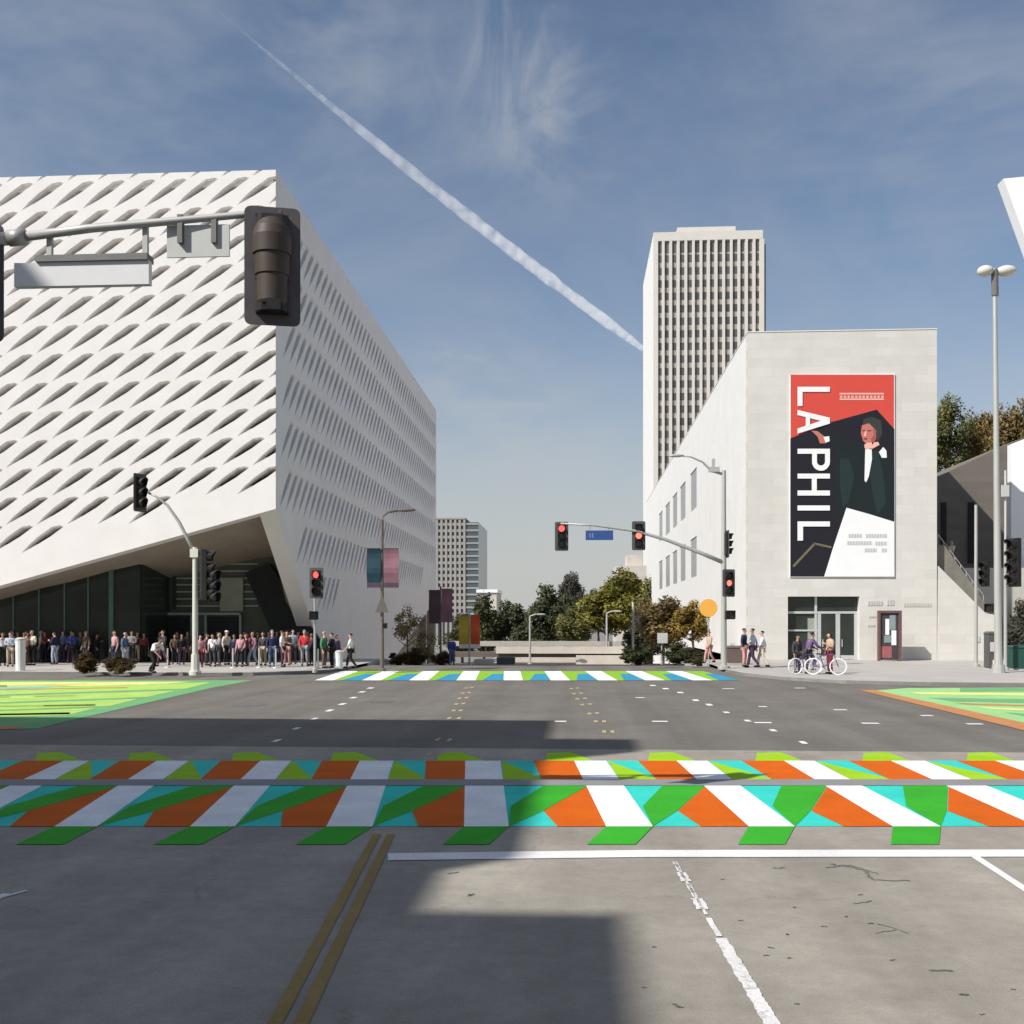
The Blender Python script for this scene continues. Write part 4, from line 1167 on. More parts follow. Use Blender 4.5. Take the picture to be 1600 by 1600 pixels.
# signal on the museum corner: cream pole, curved arm
SD = 45.0
def bp_(px, d=SD, z=.14):
    v = at_d(px, 969, d); return v.x, v.y
x, y = bp_(305)
ms = thing("traffic_signal", "cream traffic signal pole with a curved arm at the museum corner", "traffic signal", (x, y, .14))
pole(ms, x, y, .14, at_d(305, 855, SD).z, .13, .11, M["pole_cream"])
b = MB(); b.tube([(x, y, .12), (x, y, 1.0)], [.2, .18], 8); b.build("pole_base", M["pole_cream"], ms)
b = MB(); b.tube([at_d(303, 862, SD), at_d(292, 840, SD), at_d(280, 816, SD), at_d(262, 790, SD), at_d(246, 777, SD), at_d(232, 770, SD)], [.08, .075, .07, .06, .05, .045], 10); b.build("mast_arm", M["galv"], ms, smooth=True)
b = MB(); b.box(x - .18, x + .18, y - .16, y + .16, at_d(305, 871, SD).z, at_d(305, 858, SD).z); b.build("clamp", M["pole_cream"], ms)
signal_head(ms, at_d(220, 770, SD), 1.25, R(70), None, plate=True)
signal_head(ms, at_d(324, 898, SD), 1.5, R(100), None, plate=False, n=4)
signal_head(ms, at_d(334, 916, SD), 1.35, R(60), None, plate=False)

# red signal on a thin post before the museum's side
x, y = bp_(492, 47)
rs_ = thing("traffic_signal", "small post signal showing red below the museum's slanted corner", "traffic signal", (x, y, .14))
pole(rs_, x, y, .14, at_d(492, 890, 47).z, .06, .055, M["galv"])
signal_head(rs_, at_d(494, 911, 46.6), 1.05, R(-5), (0, "lens_red"))
ped_head(rs_, at_d(490, 962, 46.7), .85, R(20))

# far right mast arm with two signals, street sign, lamp arm
GD = 50.0
x, y = bp_(1131, GD)
gs = thing("traffic_signal", "grey mast arm signal pole with two red lights, blue street sign and a lamp arm", "traffic signal", (x, y, .14))
pole(gs, x, y, .14, at_d(1131, 735, GD).z, .15, .10, M["galv"])
b = MB(); b.tube([at_d(1133, 880, GD), at_d(1095, 864, GD), at_d(1040, 843, GD), at_d(995, 830, GD), at_d(930, 821, GD), at_d(876, 818, GD)], [.11, .10, .085, .07, .055, .045], 10); b.build("mast_arm", M["galv"], gs, smooth=True)
b = MB(); b.tube([at_d(1130, 741, GD), at_d(1112, 736, GD), at_d(1098, 722, GD), at_d(1080, 714, GD), at_d(1055, 711, GD)], [.07, .06, .05, .04, .035], 8); b.build("lamp_arm", M["galv"], gs, smooth=True)
b = MB(); p = at_d(1060, 712, GD); b.ball((p.x - .1, p.y, p.z), (.38, .14, .08)); b.build("lamp_head", M["galv"], gs, smooth=True)
b = MB(); p = at_d(1117, 733, GD); b.box(p.x - .3, p.x + .22, p.y - .1, p.y + .1, p.z - .14, p.z + .1); b.box(p.x - .14, p.x + .0, p.y - .08, p.y + .08, p.z + .101, p.z + .5); b.build("detector", M["galv"], gs)
signal_head(gs, at_d(877.5, 838, GD), 1.06, 0, (0, "lens_red"))
signal_head(gs, at_d(998, 837, GD), 1.06, 0, (1, "lens_orange"))
signal_head(gs, at_d(1139, 911, GD - .3), 1.0, R(10), (1, "lens_orange"))
signal_head(gs, at_d(1138, 850, GD - .1), 1.0, R(95), None)
ped_head(gs, at_d(1141, 961, GD - .3), .95, R(10))
b = MB(); A, B = at_d(915, 844, GD), at_d(958, 829, GD); b.box(A.x, B.x, A.y - .02, A.y + .03, A.z, B.z); ss = b.build("street_sign", M["sign_blue"], gs)
b = MB()
for i, px in enumerate((921, 925, 929, 932, 940, 944, 947, 951)):
    a, c = at_d(px, 840, GD - .01), at_d(px + 2.2, 833, GD - .01); b.box(a.x, c.x, a.y - .03, a.y - .012, a.z, c.z)
M["sign_letters"] = mat("sign_letters", (0.13, 0.19, 0.36), 0.5, 0.1, 2)
b.build("sign_lettering", M["sign_letters"], ss)
b = MB()
for px in (922, 951):
    p = at_d(px, 829, GD); q_ = at_d(px, 820, GD); b.box(p.x - .03, p.x + .03, p.y - .02, p.y + .02, p.z, q_.z)
b.build("sign_hanger", M["galv"], ss)

# dark signal posts at the right edge
x, y = bp_(1525, 52)
r1 = thing("traffic_signal", "thin grey post with a dark signal seen side on, left of the tall twin lamp", "traffic signal", (x, y, .14))
pole(r1, x, y, .14, at_d(1525, 789, 52).z, .09, .075, M["galv"])
signal_head(r1, at_d(1538, 897, 51.8), 1.15, R(-62), None, plate=False)
ped_head(r1, at_d(1546, 950, 51.8), .95, R(-60))
x, y = bp_(1571, 48)
r2 = thing("traffic_signal", "dark signal seen side on just right of the tall twin lamp", "traffic signal", (x, y, .14))
pole(r2, x, y, .14, at_d(1571, 846, 48).z, .08, .07, M["galv"])
signal_head(r2, at_d(1583, 879, 47.8), 1.55, R(-70), None, plate=False, n=4)
b = MB(); A, B = at_d(1565, 776, 47.9), at_d(1576, 758, 47.9); b.box(A.x, B.x, A.y - .05, A.y + .06, A.z, B.z); b.tube([(x, y, at_d(0, 846, 48).z), (x, y, at_d(0, 735, 48).z)], .05, 8); b.build("sign_plate", M["sign_grey"], r2)

# tall twin lamp
LD = 46.0
x, y = bp_(1560, LD)
tw = thing("street_lamp", "very tall street lamp with twin flat heads at the right edge", "street lamp", (x, y, .14))
b = MB(); b.tube([(x, y, .1), (x, y, .14 + 1.0), at_d(1554, 420, LD)], [.2, .17, .085], 14); b.tube([(x, y, .1), (x, y, .5)], [.3, .26], 10); b.build("pole", M["galv"], tw, smooth=False)
b = MB(); b.tube([at_d(1555, 462, LD), at_d(1554, 422, LD)], [.15, .15], 10); b.build("collar", M["galv_dark"], tw)
for px0, px1 in ((1527, 1552), (1557, 1588)):
    A, B = at_d(px0, 432, LD), at_d(px1, 415, LD); c = (A + B) / 2
    b = MB(); b.ball((c.x, c.y, c.z), ((B.x - A.x) / 2, .32, (B.z - A.z) / 2), 14, 8); b.build("lamp_head", M["pole_cream"], tw, smooth=True)

# street lamp with a pair of banners, and others further down
M["cloth_teal"] = mat("cloth_teal", (0.014, 0.045, 0.065), 0.8, 0.35, 1.2)
M["cloth_pink"] = mat("cloth_pink", (0.24, 0.115, 0.145), 0.8, 0.25, 1.2)
M["cloth_violet"] = mat("cloth_violet", (0.07, 0.045, 0.07), 0.8, 0.3, 1.2)
M["cloth_mauve"] = mat("cloth_mauve", (0.085, 0.05, 0.06), 0.8, 0.25, 1.0)
M["cloth_yellow"] = mat("cloth_yellow", (0.55, 0.37, 0.04), 0.8, 0.2, 1.0)
M["cloth_red"] = mat("cloth_red", (0.62, 0.10, 0.03), 0.8, 0.3, 1.0)
M["cloth_pale"] = mat("cloth_pale", (0.75, 0.66, 0.52), 0.8, 0.1, 1.0)
M["cloth_grey"] = mat("cloth_grey", (0.30, 0.28, 0.26), 0.8, 0.12, 1.0)
def banner(root, d, x0, x1, y0, y1, m, band=None, side=1):
    A, B = at_d(x0, y1, d), at_d(x1, y0, d)
    b = MB(); n = 8
    for i in range(n):
        za, zb_ = lerp(B.z, A.z, i / n), lerp(B.z, A.z, (i + 1) / n)
        ya, yb_ = A.y + .06 * math.sin(i * 1.1), A.y + .06 * math.sin((i + 1) * 1.1)
        b.hexa([(A.x, yb_, zb_), (B.x, yb_, zb_), (B.x, yb_ + .02, zb_), (A.x, yb_ + .02, zb_)], [(A.x, ya, za), (B.x, ya, za), (B.x, ya + .02, za), (A.x, ya + .02, za)], 1 if band and i == n - 1 else 0)
    bn_ = b.build("banner", [M[m]] + ([M[band]] if band else []), root, clean=True)
    b = MB()
    for z in (A.z, B.z):
        b.box(A.x, B.x, A.y - .02, A.y + .04, z - .02 if z == A.z else z, z if z == A.z else z + .02)
    b.build("banner_rod", M["galv_dark"], bn_)
def base_z(d, px):
    return at_d(px, 969, d)
x, y = bp_(597, 50)
l1 = thing("street_lamp", "street lamp with teal and pink banners before the museum's side", "street lamp", (x, y, .0))
pole(l1, x, y, .0, at_d(597, 812, 50).z, .10, .07, M["pole_brown"])
b = MB(); b.tube([at_d(597, 815, 50), at_d(599, 806, 50), at_d(606, 800, 50), at_d(625, 797, 50)], .06, 8); b.build("lamp_arm", M["pole_brown"], l1, smooth=True)
b = MB(); c = at_d(634, 797, 50); b.ball((c.x, c.y, c.z), (.5, .16, .09), 12, 6); b.build("lamp_head", M["pole_brown"], l1, smooth=True)
banner(l1, 49.9, 573, 595, 857, 918, "cloth_teal", "cloth_violet"); banner(l1, 49.9, 599.5, 623, 857, 918, "cloth_pink", "cloth_violet")
b = MB(); t = [at_d(597, 929, 49.8), at_d(607, 957, 49.8), at_d(586, 957, 49.8)]; b.hexa(t, [v + Vector((0, .02, 0)) for v in t]); b.build("warning_sign", M["pole_brown"], l1)
ped_head(l1, at_d(600, 978, 49.8), .6, R(40), "pole_brown")
l2d = 82
p = at_d(688.5, 969, l2d); z0 = terrain(p.y) + .14
l2 = thing("street_lamp", "banner post with dark mauve and pink banners by the museum's far corner", "street lamp", (p.x, p.y, z0))
pole(l2, p.x, p.y, z0, at_d(688, 916, l2d).z, .10, .07, M["pole_brown"])
banner(l2, l2d - .1, 670, 687.5, 922, 974, "cloth_mauve"); banner(l2, l2d - .1, 690, 707, 920, 972, "cloth_pink")
p = at_d(733.5, 969, 70); z0 = terrain(p.y)
l3 = thing("street_lamp", "thin post with yellow and red-orange banners, pale at the foot", "banner post", (p.x, p.y, z0))
pole(l3, p.x, p.y, z0, at_d(733, 957, 70).z, .07, .06, M["galv"])
banner(l3, 69.9, 717, 732, 963, 1013, "cloth_yellow", "cloth_pale"); banner(l3, 69.9, 735, 750, 961, 1013, "cloth_red", "cloth_pale")
for px, py, d, lab in ((828, 963, 135, "far white street lamp in front of the overpass wall"), (948, 958, 140, "far thin street lamp right of the overpass middle, before green trees"), ):
    p = at_d(px, 969, d); z0 = terrain(p.y)
    l = thing("street_lamp", lab, "street lamp", (p.x, p.y, z0)); zt_ = at_d(px, py, d).z
    pole(l, p.x, p.y, z0, zt_, .16, .12, M["galv"])
    b = MB(); b.tube([(p.x, p.y, zt_), (p.x + .7, p.y, zt_ + .25), (p.x + 1.2, p.y, zt_ + .28)], .09, 6); b.ball((p.x + 1.5, p.y, zt_ + .25), (.6, .2, .14), 8, 5); b.build("lamp_head", M["galv"], l)
# grey banner board on a post at the right of the street
p = at_d(989, 969, 75); z0 = terrain(p.y) + .0
l4 = thing("banner_post", "pale post with a light grey board among the brown tree's branches", "banner post", (p.x, p.y, z0))
pole(l4, p.x, p.y, z0, at_d(989, 941, 75).z, .10, .08, M["pole_cream"]); banner(l4, 74.9, 992, 1014, 960, 986, "cloth_grey")
p = at_d(1034, 969, 62); z0 = terrain(p.y) + .14
l5 = thing("street_sign", "small pale rectangular sign on a post under the brown tree", "sign", (p.x, p.y, z0))
pole(l5, p.x, p.y, z0, at_d(1034, 990, 62).z, .04, .04, M["galv"]); b = MB(); A, B = at_d(1027, 1005, 61.9), at_d(1043, 989, 61.9); b.box(A.x, B.x, A.y - .02, A.y + .02, A.z, B.z); b.build("sign_plate", M["sign_grey"], l5)
# round orange work sign
p = at_d(1107, 969, 57); z0 = terrain(p.y) + .14
os_ = thing("work_sign", "round orange sign on a post at the edge of the brown tree", "sign", (p.x, p.y, z0))
c = at_d(1107, 950, 56.9)
pole(os_, p.x, p.y, z0, c.z, .035, .035, M["galv"])
b = MB(); rr = 14 * 57 / 1600
b.hexa([(c.x + rr * math.cos(t * math.pi / 12), c.y - .02, c.z + rr * math.sin(t * math.pi / 12)) for t in range(24)], [(c.x + rr * math.cos(t * math.pi / 12), c.y + .0, c.z + rr * math.sin(t * math.pi / 12)) for t in range(24)]); b.build("sign_disc", M["orange_sign"], os_)

# ------------------------------------------------------------------ kerbside boxes and small things
def cabinet(name, label, cat, px0, px1, py0, d, m, z=.14, depth=.6, lid=True, feet=True):
    A, B = at_d(px0, 969, d), at_d(px1, py0, d)
    t = thing(name, label, cat, ((A.x + B.x) / 2, A.y, z))
    b = MB(); zt_ = B.z
    b.hexa([(A.x, A.y, z + .08), (B.x, A.y, z + .08), (B.x, A.y + depth, z + .08), (A.x, A.y + depth, z + .08)], [(A.x, A.y, zt_), (B.x, A.y, zt_), (B.x, A.y + depth, zt_), (A.x, A.y + depth, zt_)])
    b.build("body", M[m], t)
    if lid:
        b = MB(); b.hexa([(A.x - .04, A.y - .04, zt_), (B.x + .04, A.y - .04, zt_), (B.x + .04, A.y + depth + .04, zt_), (A.x - .04, A.y + depth + .04, zt_)],
                         [(A.x + .06, A.y + .06, zt_ + .10), (B.x - .06, A.y + .06, zt_ + .10), (B.x - .06, A.y + depth - .06, zt_ + .10), (A.x + .06, A.y + depth - .06, zt_ + .10)]); b.build("lid", M[m], t)
    if feet:
        b = MB(); b.box(A.x + .03, B.x - .03, A.y + .03, A.y + depth - .03, z, z + .08); b.build("plinth", M["kerb"], t)
    return t, A, B
t, A, B = cabinet("newspaper_box", "dark newspaper box with a pale window at the foot of the tall lamp", "newspaper box", 1545, 1557, 990, 49, "grey_box")
b = MB(); b.box(A.x + .06, B.x - .06, A.y - .015, A.y - .001, 1.0, 1.45); b.build("window", M["sign_grey"], t)
b = MB(); b.box(A.x + .18, B.x - .04, A.y - .015, A.y - .001, .35, .6); b.build("label_plate", M["sign_white"], t)
t, A, B = cabinet("utility_cabinet", "dark green utility cabinet at the right edge of the pavement", "utility box", 1583, 1625, 1012, 48.5, "dark_green", depth=.9)
b = MB(); b.box((A.x + B.x) / 2 - .01, (A.x + B.x) / 2 + .01, A.y - .02, A.y - .001, .3, 1.1); b.build("door_seam", M["black"], t)
t, A, B = cabinet("utility_cabinet", "low brown cabinet behind the grey mast arm pole", "utility box", 1137, 1160, 1012, 55, "brown_box")
t, A, B = cabinet("utility_cabinet", "grey-black cabinet in the roadway beyond the far crosswalk", "utility box", 776, 804, 1029, 66, "grey_box", z=terrain(66), depth=.9)
t, A, B = cabinet("concrete_block", "beige concrete block beyond the far crosswalk beside the banner post", "block", 740, 771, 1031, 64, "beige", z=terrain(64), depth=.8, lid=False)
b = MB(); b.box(A.x + .1, B.x - .1, A.y + .1, A.y + .7, B.z, B.z + .05); b.build("cap", M["beige"], t)
# white bollards
for px, py0, d, w, lab in ((32, 996, 48, 15, "wide pale bin standing at the left edge before the queue"), (530, 1016, 50, 12, "white litter bin beside the person in a green top")):
    p = at_d(px, 969, d); t = thing("litter_bin", lab, "bin", (p.x, p.y, .14)); r_ = w * d / 3200; zt_ = at_d(px, py0, d).z
    b = MB(); b.tube([(p.x, p.y, .14), (p.x, p.y, zt_ - .12)], [r_ * .92, r_], 14); b.build("body", M["sign_white"], t)
    b = MB(); b.tube([(p.x, p.y, zt_ - .119), (p.x, p.y, zt_ - .06), (p.x, p.y, zt_)], [r_ * 1.06, r_ * 1.06, r_ * .5], 14); b.build("lid", M["sign_grey"], t)
# stanchion posts of the queue
prev = None
for px, d, lab in ((364, 50.5, "thin queue post before the maroon top person"), (431, 50.5, "thin queue post beside the navy jacket person"), (497, 50, "thin queue post between the red jacket and the green top"), (405, 51, "thin queue post in front of the pale jeans person"), (262, 51, "thin queue post right of the bending person in white")):
    p = at_d(px, 969, d); t = thing("queue_post", lab, "queue post", (p.x, p.y, .14), group="queue posts before the museum")
    b = MB(); b.tube([(p.x, p.y, .16), (p.x, p.y, 1.1)], .04, 8); b.build("post", M["alu"], t)
    b = MB(); b.tube([(p.x, p.y, .14), (p.x, p.y, .17), (p.x, p.y, .2)], [.17, .16, .05], 12); b.build("base", M["alu"], t)
# overpass down the street
od = 140
A0, B0 = at_d(775, 1008, od), at_d(1010, 1008, od)
ov = thing("overpass", "pale concrete overpass with a long parapet crossing the street below the trees", "overpass", ((A0.x + B0.x) / 2, A0.y, terrain(140)))
def obox(px0, px1, py0, py1, y0, y1, name, m):
    A, B = at_d(px0, py1, od), at_d(px1, py0, od); b = MB(); b.box(A.x, B.x, A0.y + y0, A0.y + y1, A.z, B.z); b.build(name, M[m], ov)
obox(700, 1070, 1002, 1010, 1.4, 1.8, "rail_wall", "stair"); obox(775, 976, 1010, 1021, 0, .3, "parapet", "bridge"); obox(700, 1070, 1021, 1027, .5, 9, "deck_shadow_gap", "bridge_dark")  # the gap is a solid box coloured dark for shade under the deck
obox(776, 900, 1027, 1060, .2, .6, "wall", "bridge"); obox(900, 990, 1023.5, 1060, -.4, .1, "abutment", "bridge"); obox(805, 900, 1035, 1039, .05, .195, "ledge", "bridge_dark"); obox(976, 1005, 1005, 1060, .1, .5, "end_pier", "bridge")
# ------------------------------------------------------------------ people
DG = None
def skin_mesh(name, verts, edges, rad, root=0, sub=1):
    me = bpy.data.meshes.new(name); me.from_pydata(verts, edges, [])
    o = bpy.data.objects.new(name, me); COL.objects.link(o)
    md = o.modifiers.new("s", 'SKIN'); md.use_smooth_shade = True
    sv = me.skin_vertices[0].data
    for i, r_ in enumerate(rad):
        sv[i].radius = r_ if isinstance(r_, tuple) else (r_, r_)
        sv[i].use_root = (i == root)
    if sub:
        s2 = o.modifiers.new("d", 'SUBSURF'); s2.levels = sub; s2.render_levels = sub
    dg = bpy.context.evaluated_depsgraph_get()
    res = bpy.data.meshes.new_from_object(o.evaluated_get(dg))
    res.name = name
    bpy.data.objects.remove(o); bpy.data.meshes.remove(me)
    return res
def pose_joints(kind):
    J = dict(pel=(0, 0, .93), wai=(0, .01, 1.08), che=(0, 0, 1.27), nkb=(0, .01, 1.43), nk=(0, 0, 1.50), head=(0, -.015, 1.62),
             sl=(-.175, .01, 1.385), sr=(.175, .01, 1.385), el=(-.235, .035, 1.11), er=(.235, .035, 1.11), wl=(-.245, -.05, .86), wr=(.245, -.05, .86),
             hl=(-.09, 0, .90), hr=(.09, 0, .90), kl=(-.10, -.02, .49), kr=(.10, -.02, .49), al=(-.11, .03, .09), ar=(.11, .03, .09))
    if kind == "walk":
        J.update(kl=(-.10, -.16, .50), al=(-.10, -.22, .10), kr=(.10, .03, .48), ar=(.10, .30, .14), el=(-.23, .14, 1.13), wl=(-.24, .14, .88), er=(.23, -.07, 1.12), wr=(.22, -.25, .93))
    elif kind == "phone":
        J.update(er=(.22, -.02, 1.12), wr=(.10, -.27, 1.26), el=(-.23, .02, 1.11), wl=(-.20, -.10, .88), head=(0, -.05, 1.605), kr=(.12, -.06, .49), ar=(.15, -.01, .09))
    elif kind == "folded":
        J.update(er=(.23, -.04, 1.13), wr=(-.04, -.20, 1.17), el=(-.23, -.04, 1.13), wl=(.05, -.19, 1.12))
    elif kind == "turn":
        J.update(head=(.02, 0, 1.62), kl=(-.13, -.05, .49), al=(-.17, -.02, .09), er=(.25, .06, 1.12), wr=(.19, -.08, .96), hl=(-.09, 0, .89))
    elif kind == "bend":
        J.update(pel=(0, .12, .80), wai=(0, .03, .93), che=(0, -.10, 1.07), nkb=(0, -.20, 1.17), nk=(0, -.25, 1.21), head=(0, -.33, 1.30), sl=(-.175, -.17, 1.13), sr=(.175, -.17, 1.13),
                 el=(-.22, -.24, .87), er=(.22, -.24, .87), wl=(-.18, -.42, .70), wr=(.18, -.42, .70), hl=(-.09, .12, .78), hr=(.09, .12, .78), kl=(-.11, -.10, .44), kr=(.11, .10, .42), al=(-.11, -.02, .09), ar=(.11, .42, .13))
    elif kind == "ride":
        J.update(pel=(0, .10, .97), wai=(0, .04, 1.12), che=(0, -.06, 1.29), nkb=(0, -.10, 1.44), nk=(0, -.12, 1.50), head=(0, -.15, 1.62), sl=(-.175, -.08, 1.39), sr=(.175, -.08, 1.39),
                 el=(-.24, -.22, 1.16), er=(.24, -.22, 1.16), wl=(-.24, -.46, 1.06), wr=(.24, -.46, 1.06), hl=(-.09, .10, .94), hr=(.09, .10, .94), kl=(-.12, -.16, .60), kr=(.16, .0, .50), al=(-.12, -.06, .24), ar=(.22, .02, .09))
    return {k: Vector(v) for k, v in J.items()}
POSES = {}
def make_pose(kind):
    J = pose_joints(kind)
    # body: one continuous skin, palms with five unequal fingers each
    V, E, Rd, ix = [], [], [], {}
    def add(n, r_, to=None, co=None):
        ix[n] = len(V); V.append(tuple(co if co is not None else J[n])); Rd.append(r_)
        if to: E.append((ix[to], ix[n]))
    add("pel", (.135, .105)); add("wai", (.115, .09), "pel"); add("che", (.145, .10), "wai"); add("nkb", (.075, .07), "che"); add("nk", (.052, .056), "nkb")
    hd_ = J["head"]
    add("chin", (.055, .065), "nk", hd_ + Vector((0, -.012, -.06))); add("mid", (.073, .09), "chin", hd_ + Vector((0, 0, .02))); add("top", (.055, .07), "mid", hd_ + Vector((0, .01, .085)))
    for s in "lr":
        sg = -1 if s == "l" else 1
        add("s" + s, .062, "che"); add("e" + s, .042, "s" + s); add("w" + s, .028, "e" + s)
        d = (J["w" + s] - J["e" + s]).normalized(); side_v = d.cross(Vector((0, 1, 0))).normalized() if abs(d.y) < .9 else Vector((1, 0, 0))
        fwd = side_v.cross(d).normalized()
        add("p" + s, (.034, .022), "w" + s, J["w" + s] + d * .07)
        for k, (o_, ln_) in enumerate(((-.030, .062), (-.010, .075), (.010, .070), (.030, .055))):
            a = J["w" + s] + d * .105 + fwd * o_; 
            add(f"f{s}{k}", .0095, "p" + s, a); add(f"g{s}{k}", .0085, f"f{s}{k}", a + d * ln_ * .55 + side_v * .012 * sg); add(f"h{s}{k}", .007, f"g{s}{k}", a + d * ln_ + side_v * .03 * sg)
        a = J["w" + s] + d * .045 - fwd * .04; add("t" + s, .011, "p" + s, a); add("u" + s, .009, "t" + s, a + d * .045 - fwd * .02)
        add("h" + s, .085, "pel"); add("k" + s, .056, "h" + s); add("a" + s, .038, "k" + s); add("o" + s, (.036, .03), "a" + s, J["a" + s] + Vector((0, -.13, -.055)))
    body = skin_mesh("person_body", V, E, Rd)
    # face: nose, ears, eyes added to the same mesh
    bm = bmesh.new(); bm.from_mesh(body)
    def ball(c, r_, seg=8):
        bmesh.ops.create_uvsphere(bm, u_segments=seg, v_segments=6, radius=1, matrix=Matrix.Translation(c) @ Matrix.Diagonal((*r_, 1)))
    ball(hd_ + Vector((0, -.095, .0)), (.014, .022, .024)); ball(hd_ + Vector((-.078, .01, .01)), (.012, .022, .032)); ball(hd_ + Vector((.078, .01, .01)), (.012, .022, .032))
    nb = len(bm.faces)
    for sx_ in (-.03, .03):
        ball(hd_ + Vector((sx_, -.081, .022)), (.012, .010, .009))
    ball(hd_ + Vector((0, -.078, -.045)), (.026, .010, .007))
    bm.faces.ensure_lookup_table()
    for f in bm.faces[nb:]:
        f.material_index = 1
    for f in bm.faces: f.smooth = True
    bm.to_mesh(body); bm.free()
    body.materials.clear(); body.materials.append(None); body.materials.append(None)
    def garment(name, names, edges, rad, root=0):
        return skin_mesh(name, [tuple(J[n] if isinstance(n, str) else n) for n in names], edges, rad, root)
    fore = lambda s, t: J["e" + s].lerp(J["w" + s], t)
    top_short = garment("person_top", ["pel", "wai", "che", "nkb", "sl", "sr", "el", "er"], [(0, 1), (1, 2), (2, 3), (2, 4), (2, 5), (4, 6), (5, 7)], [(.155, .125), (.14, .115), (.165, .125), (.07, .07), .08, .08, .062, .062])
    top_long = garment("person_top", ["pel", "wai", "che", "nkb", "sl", "sr", "el", "er", fore("l", .9), fore("r", .9)], [(0, 1), (1, 2), (2, 3), (2, 4), (2, 5), (4, 6), (5, 7), (6, 8), (7, 9)], [(.16, .13), (.15, .12), (.175, .135), (.075, .075), .085, .085, .066, .066, .048, .048])
    trousers = garment("person_trousers", ["pel", "hl", "hr", "kl", "kr", "al", "ar"], [(0, 1), (0, 2), (1, 3), (2, 4), (3, 5), (4, 6)], [(.15, .12), .105, .105, .078, .078, .062, .062])
    sme = []
    for s in "lr":
        shoes = MB(); a = J["a" + s]
        shoes.ball((a.x, a.y - .06, a.z - .045), (.052, .135, .05), 10, 6)
        m_ = bpy.data.meshes.new("person_shoe"); m_.from_pydata(shoes.v, [], shoes.f); m_.shade_smooth(); sme.append(m_)
    hair = {}
    for hk, (dz, rr, cut) in dict(short=(.028, (.088, .105, .092), .01), long=(.0, (.098, .112, .125), -.10), cap=(.045, (.09, .11, .085), .03)).items():
        bm = bmesh.new()
        bmesh.ops.create_uvsphere(bm, u_segments=14, v_segments=10, radius=1, matrix=Matrix.Translation(hd_ + Vector((0, .018, dz + .01))) @ Matrix.Diagonal((*rr, 1)))
        dele = [v for v in bm.verts if (v.co - hd_).y < -.045 and (v.co - hd_).z < .055 + (.03 if hk != "cap" else 0) or (v.co - hd_).z < cut]
        bmesh.ops.delete(bm, geom=dele, context='VERTS')
        if hk == "cap":
            bmesh.ops.create_cone(bm, cap_ends=True, segments=12, radius1=.085, radius2=.08, depth=.012, matrix=Matrix.Translation(hd_ + Vector((0, -.085, .062))))
        for f in bm.faces: f.smooth = True
        m_ = bpy.data.meshes.new("person_hair"); bm.to_mesh(m_); bm.free(); hair[hk] = m_
    for m_ in [top_short, top_long, trousers] + sme + list(hair.values()):
        m_.materials.clear(); m_.materials.append(None)
    POSES[kind] = dict(body=body, short=top_short, long=top_long, trousers=trousers, shoes=sme, hair=hair)
for k_ in ("stand", "walk", "phone", "folded", "turn", "bend", "ride"):
    make_pose(k_)
CLOTH = dict(white=(.74, .74, .76), cream=(.62, .55, .42), pale_blue=(.45, .52, .62), navy=(.022, .028, .07), black=(.014, .014, .016), charcoal=(.05, .05, .055), grey=(.26, .26, .27),
             pink=(.50, .26, .28), mauve=(.28, .14, .18), maroon=(.16, .025, .035), red=(.52, .04, .04), green=(.07, .22, .11), purple=(.13, .08, .18), denim=(.09, .13, .22), light_denim=(.35, .40, .47),
             beige=(.42, .34, .25), brown=(.12, .075, .05), blue=(.04, .07, .28), salmon=(.55, .27, .24), tan=(.48, .36, .25), pale_green=(.42, .55, .40), plum=(.06, .03, .06))
for k_, c in CLOTH.items():
    M["c_" + k_] = mat("cloth_" + k_, c, 0.85, 0.15, 6)
for k_, c in dict(light=(.56, .34, .25), tan=(.38, .22, .15), dark=(.13, .07, .05)).items():
    M["skin_" + k_] = mat("skin_" + k_, c, 0.55, 0.06, 8)
for k_, c in dict(dark=(.015, .012, .01), brown=(.06, .035, .02), blond=(.42, .29, .13), grey=(.35, .34, .33), white=(.7, .7, .68), red=(.4, .05, .05)).items():
    M["hair_" + k_] = mat("hair_" + k_, c, 0.6, 0.25, 20)
M["face_dark"] = mat("face_dark", (.06, .025, .02), .5, .1, 10)
def setm(o, *ms):
    for i, m_ in enumerate(ms):
        o.material_slots[i].link = 'OBJECT'; o.material_slots[i].material = m_
def person(px, d, label, pose="stand", top="white", sleeve="long", leg="black", hair=("short", "dark"), skin="light", face=0, h=1.0, z=None, group=None, yoff=0):
    p = at_d(px, 969, d)
    zz = (.14 if z is None else z)
    t = thing("person", label, "person", (p.x, p.y + yoff, zz), R(face), group)
    t.scale = (h, h, h)
    PM = POSES[pose]
    def part(n, me, *ms):
        o = bpy.data.objects.new(n, me); COL.objects.link(o); o.parent = t; setm(o, *ms); return o
    part("body", PM["body"], M["skin_" + skin], M["face_dark"])
    part("trousers", PM["trousers"], M["c_" + leg]); part("shirt" if sleeve == "short" else "jacket", PM[sleeve], M["c_" + top])
    [part("shoe", q_, M["c_black"]) for q_ in PM["shoes"]]; part("hair" if hair[0] != "cap" else "cap", PM["hair"][hair[0]], M["hair_" + hair[1]])
    return t
CR = random.Random(77)
QG = "people queuing outside the museum"
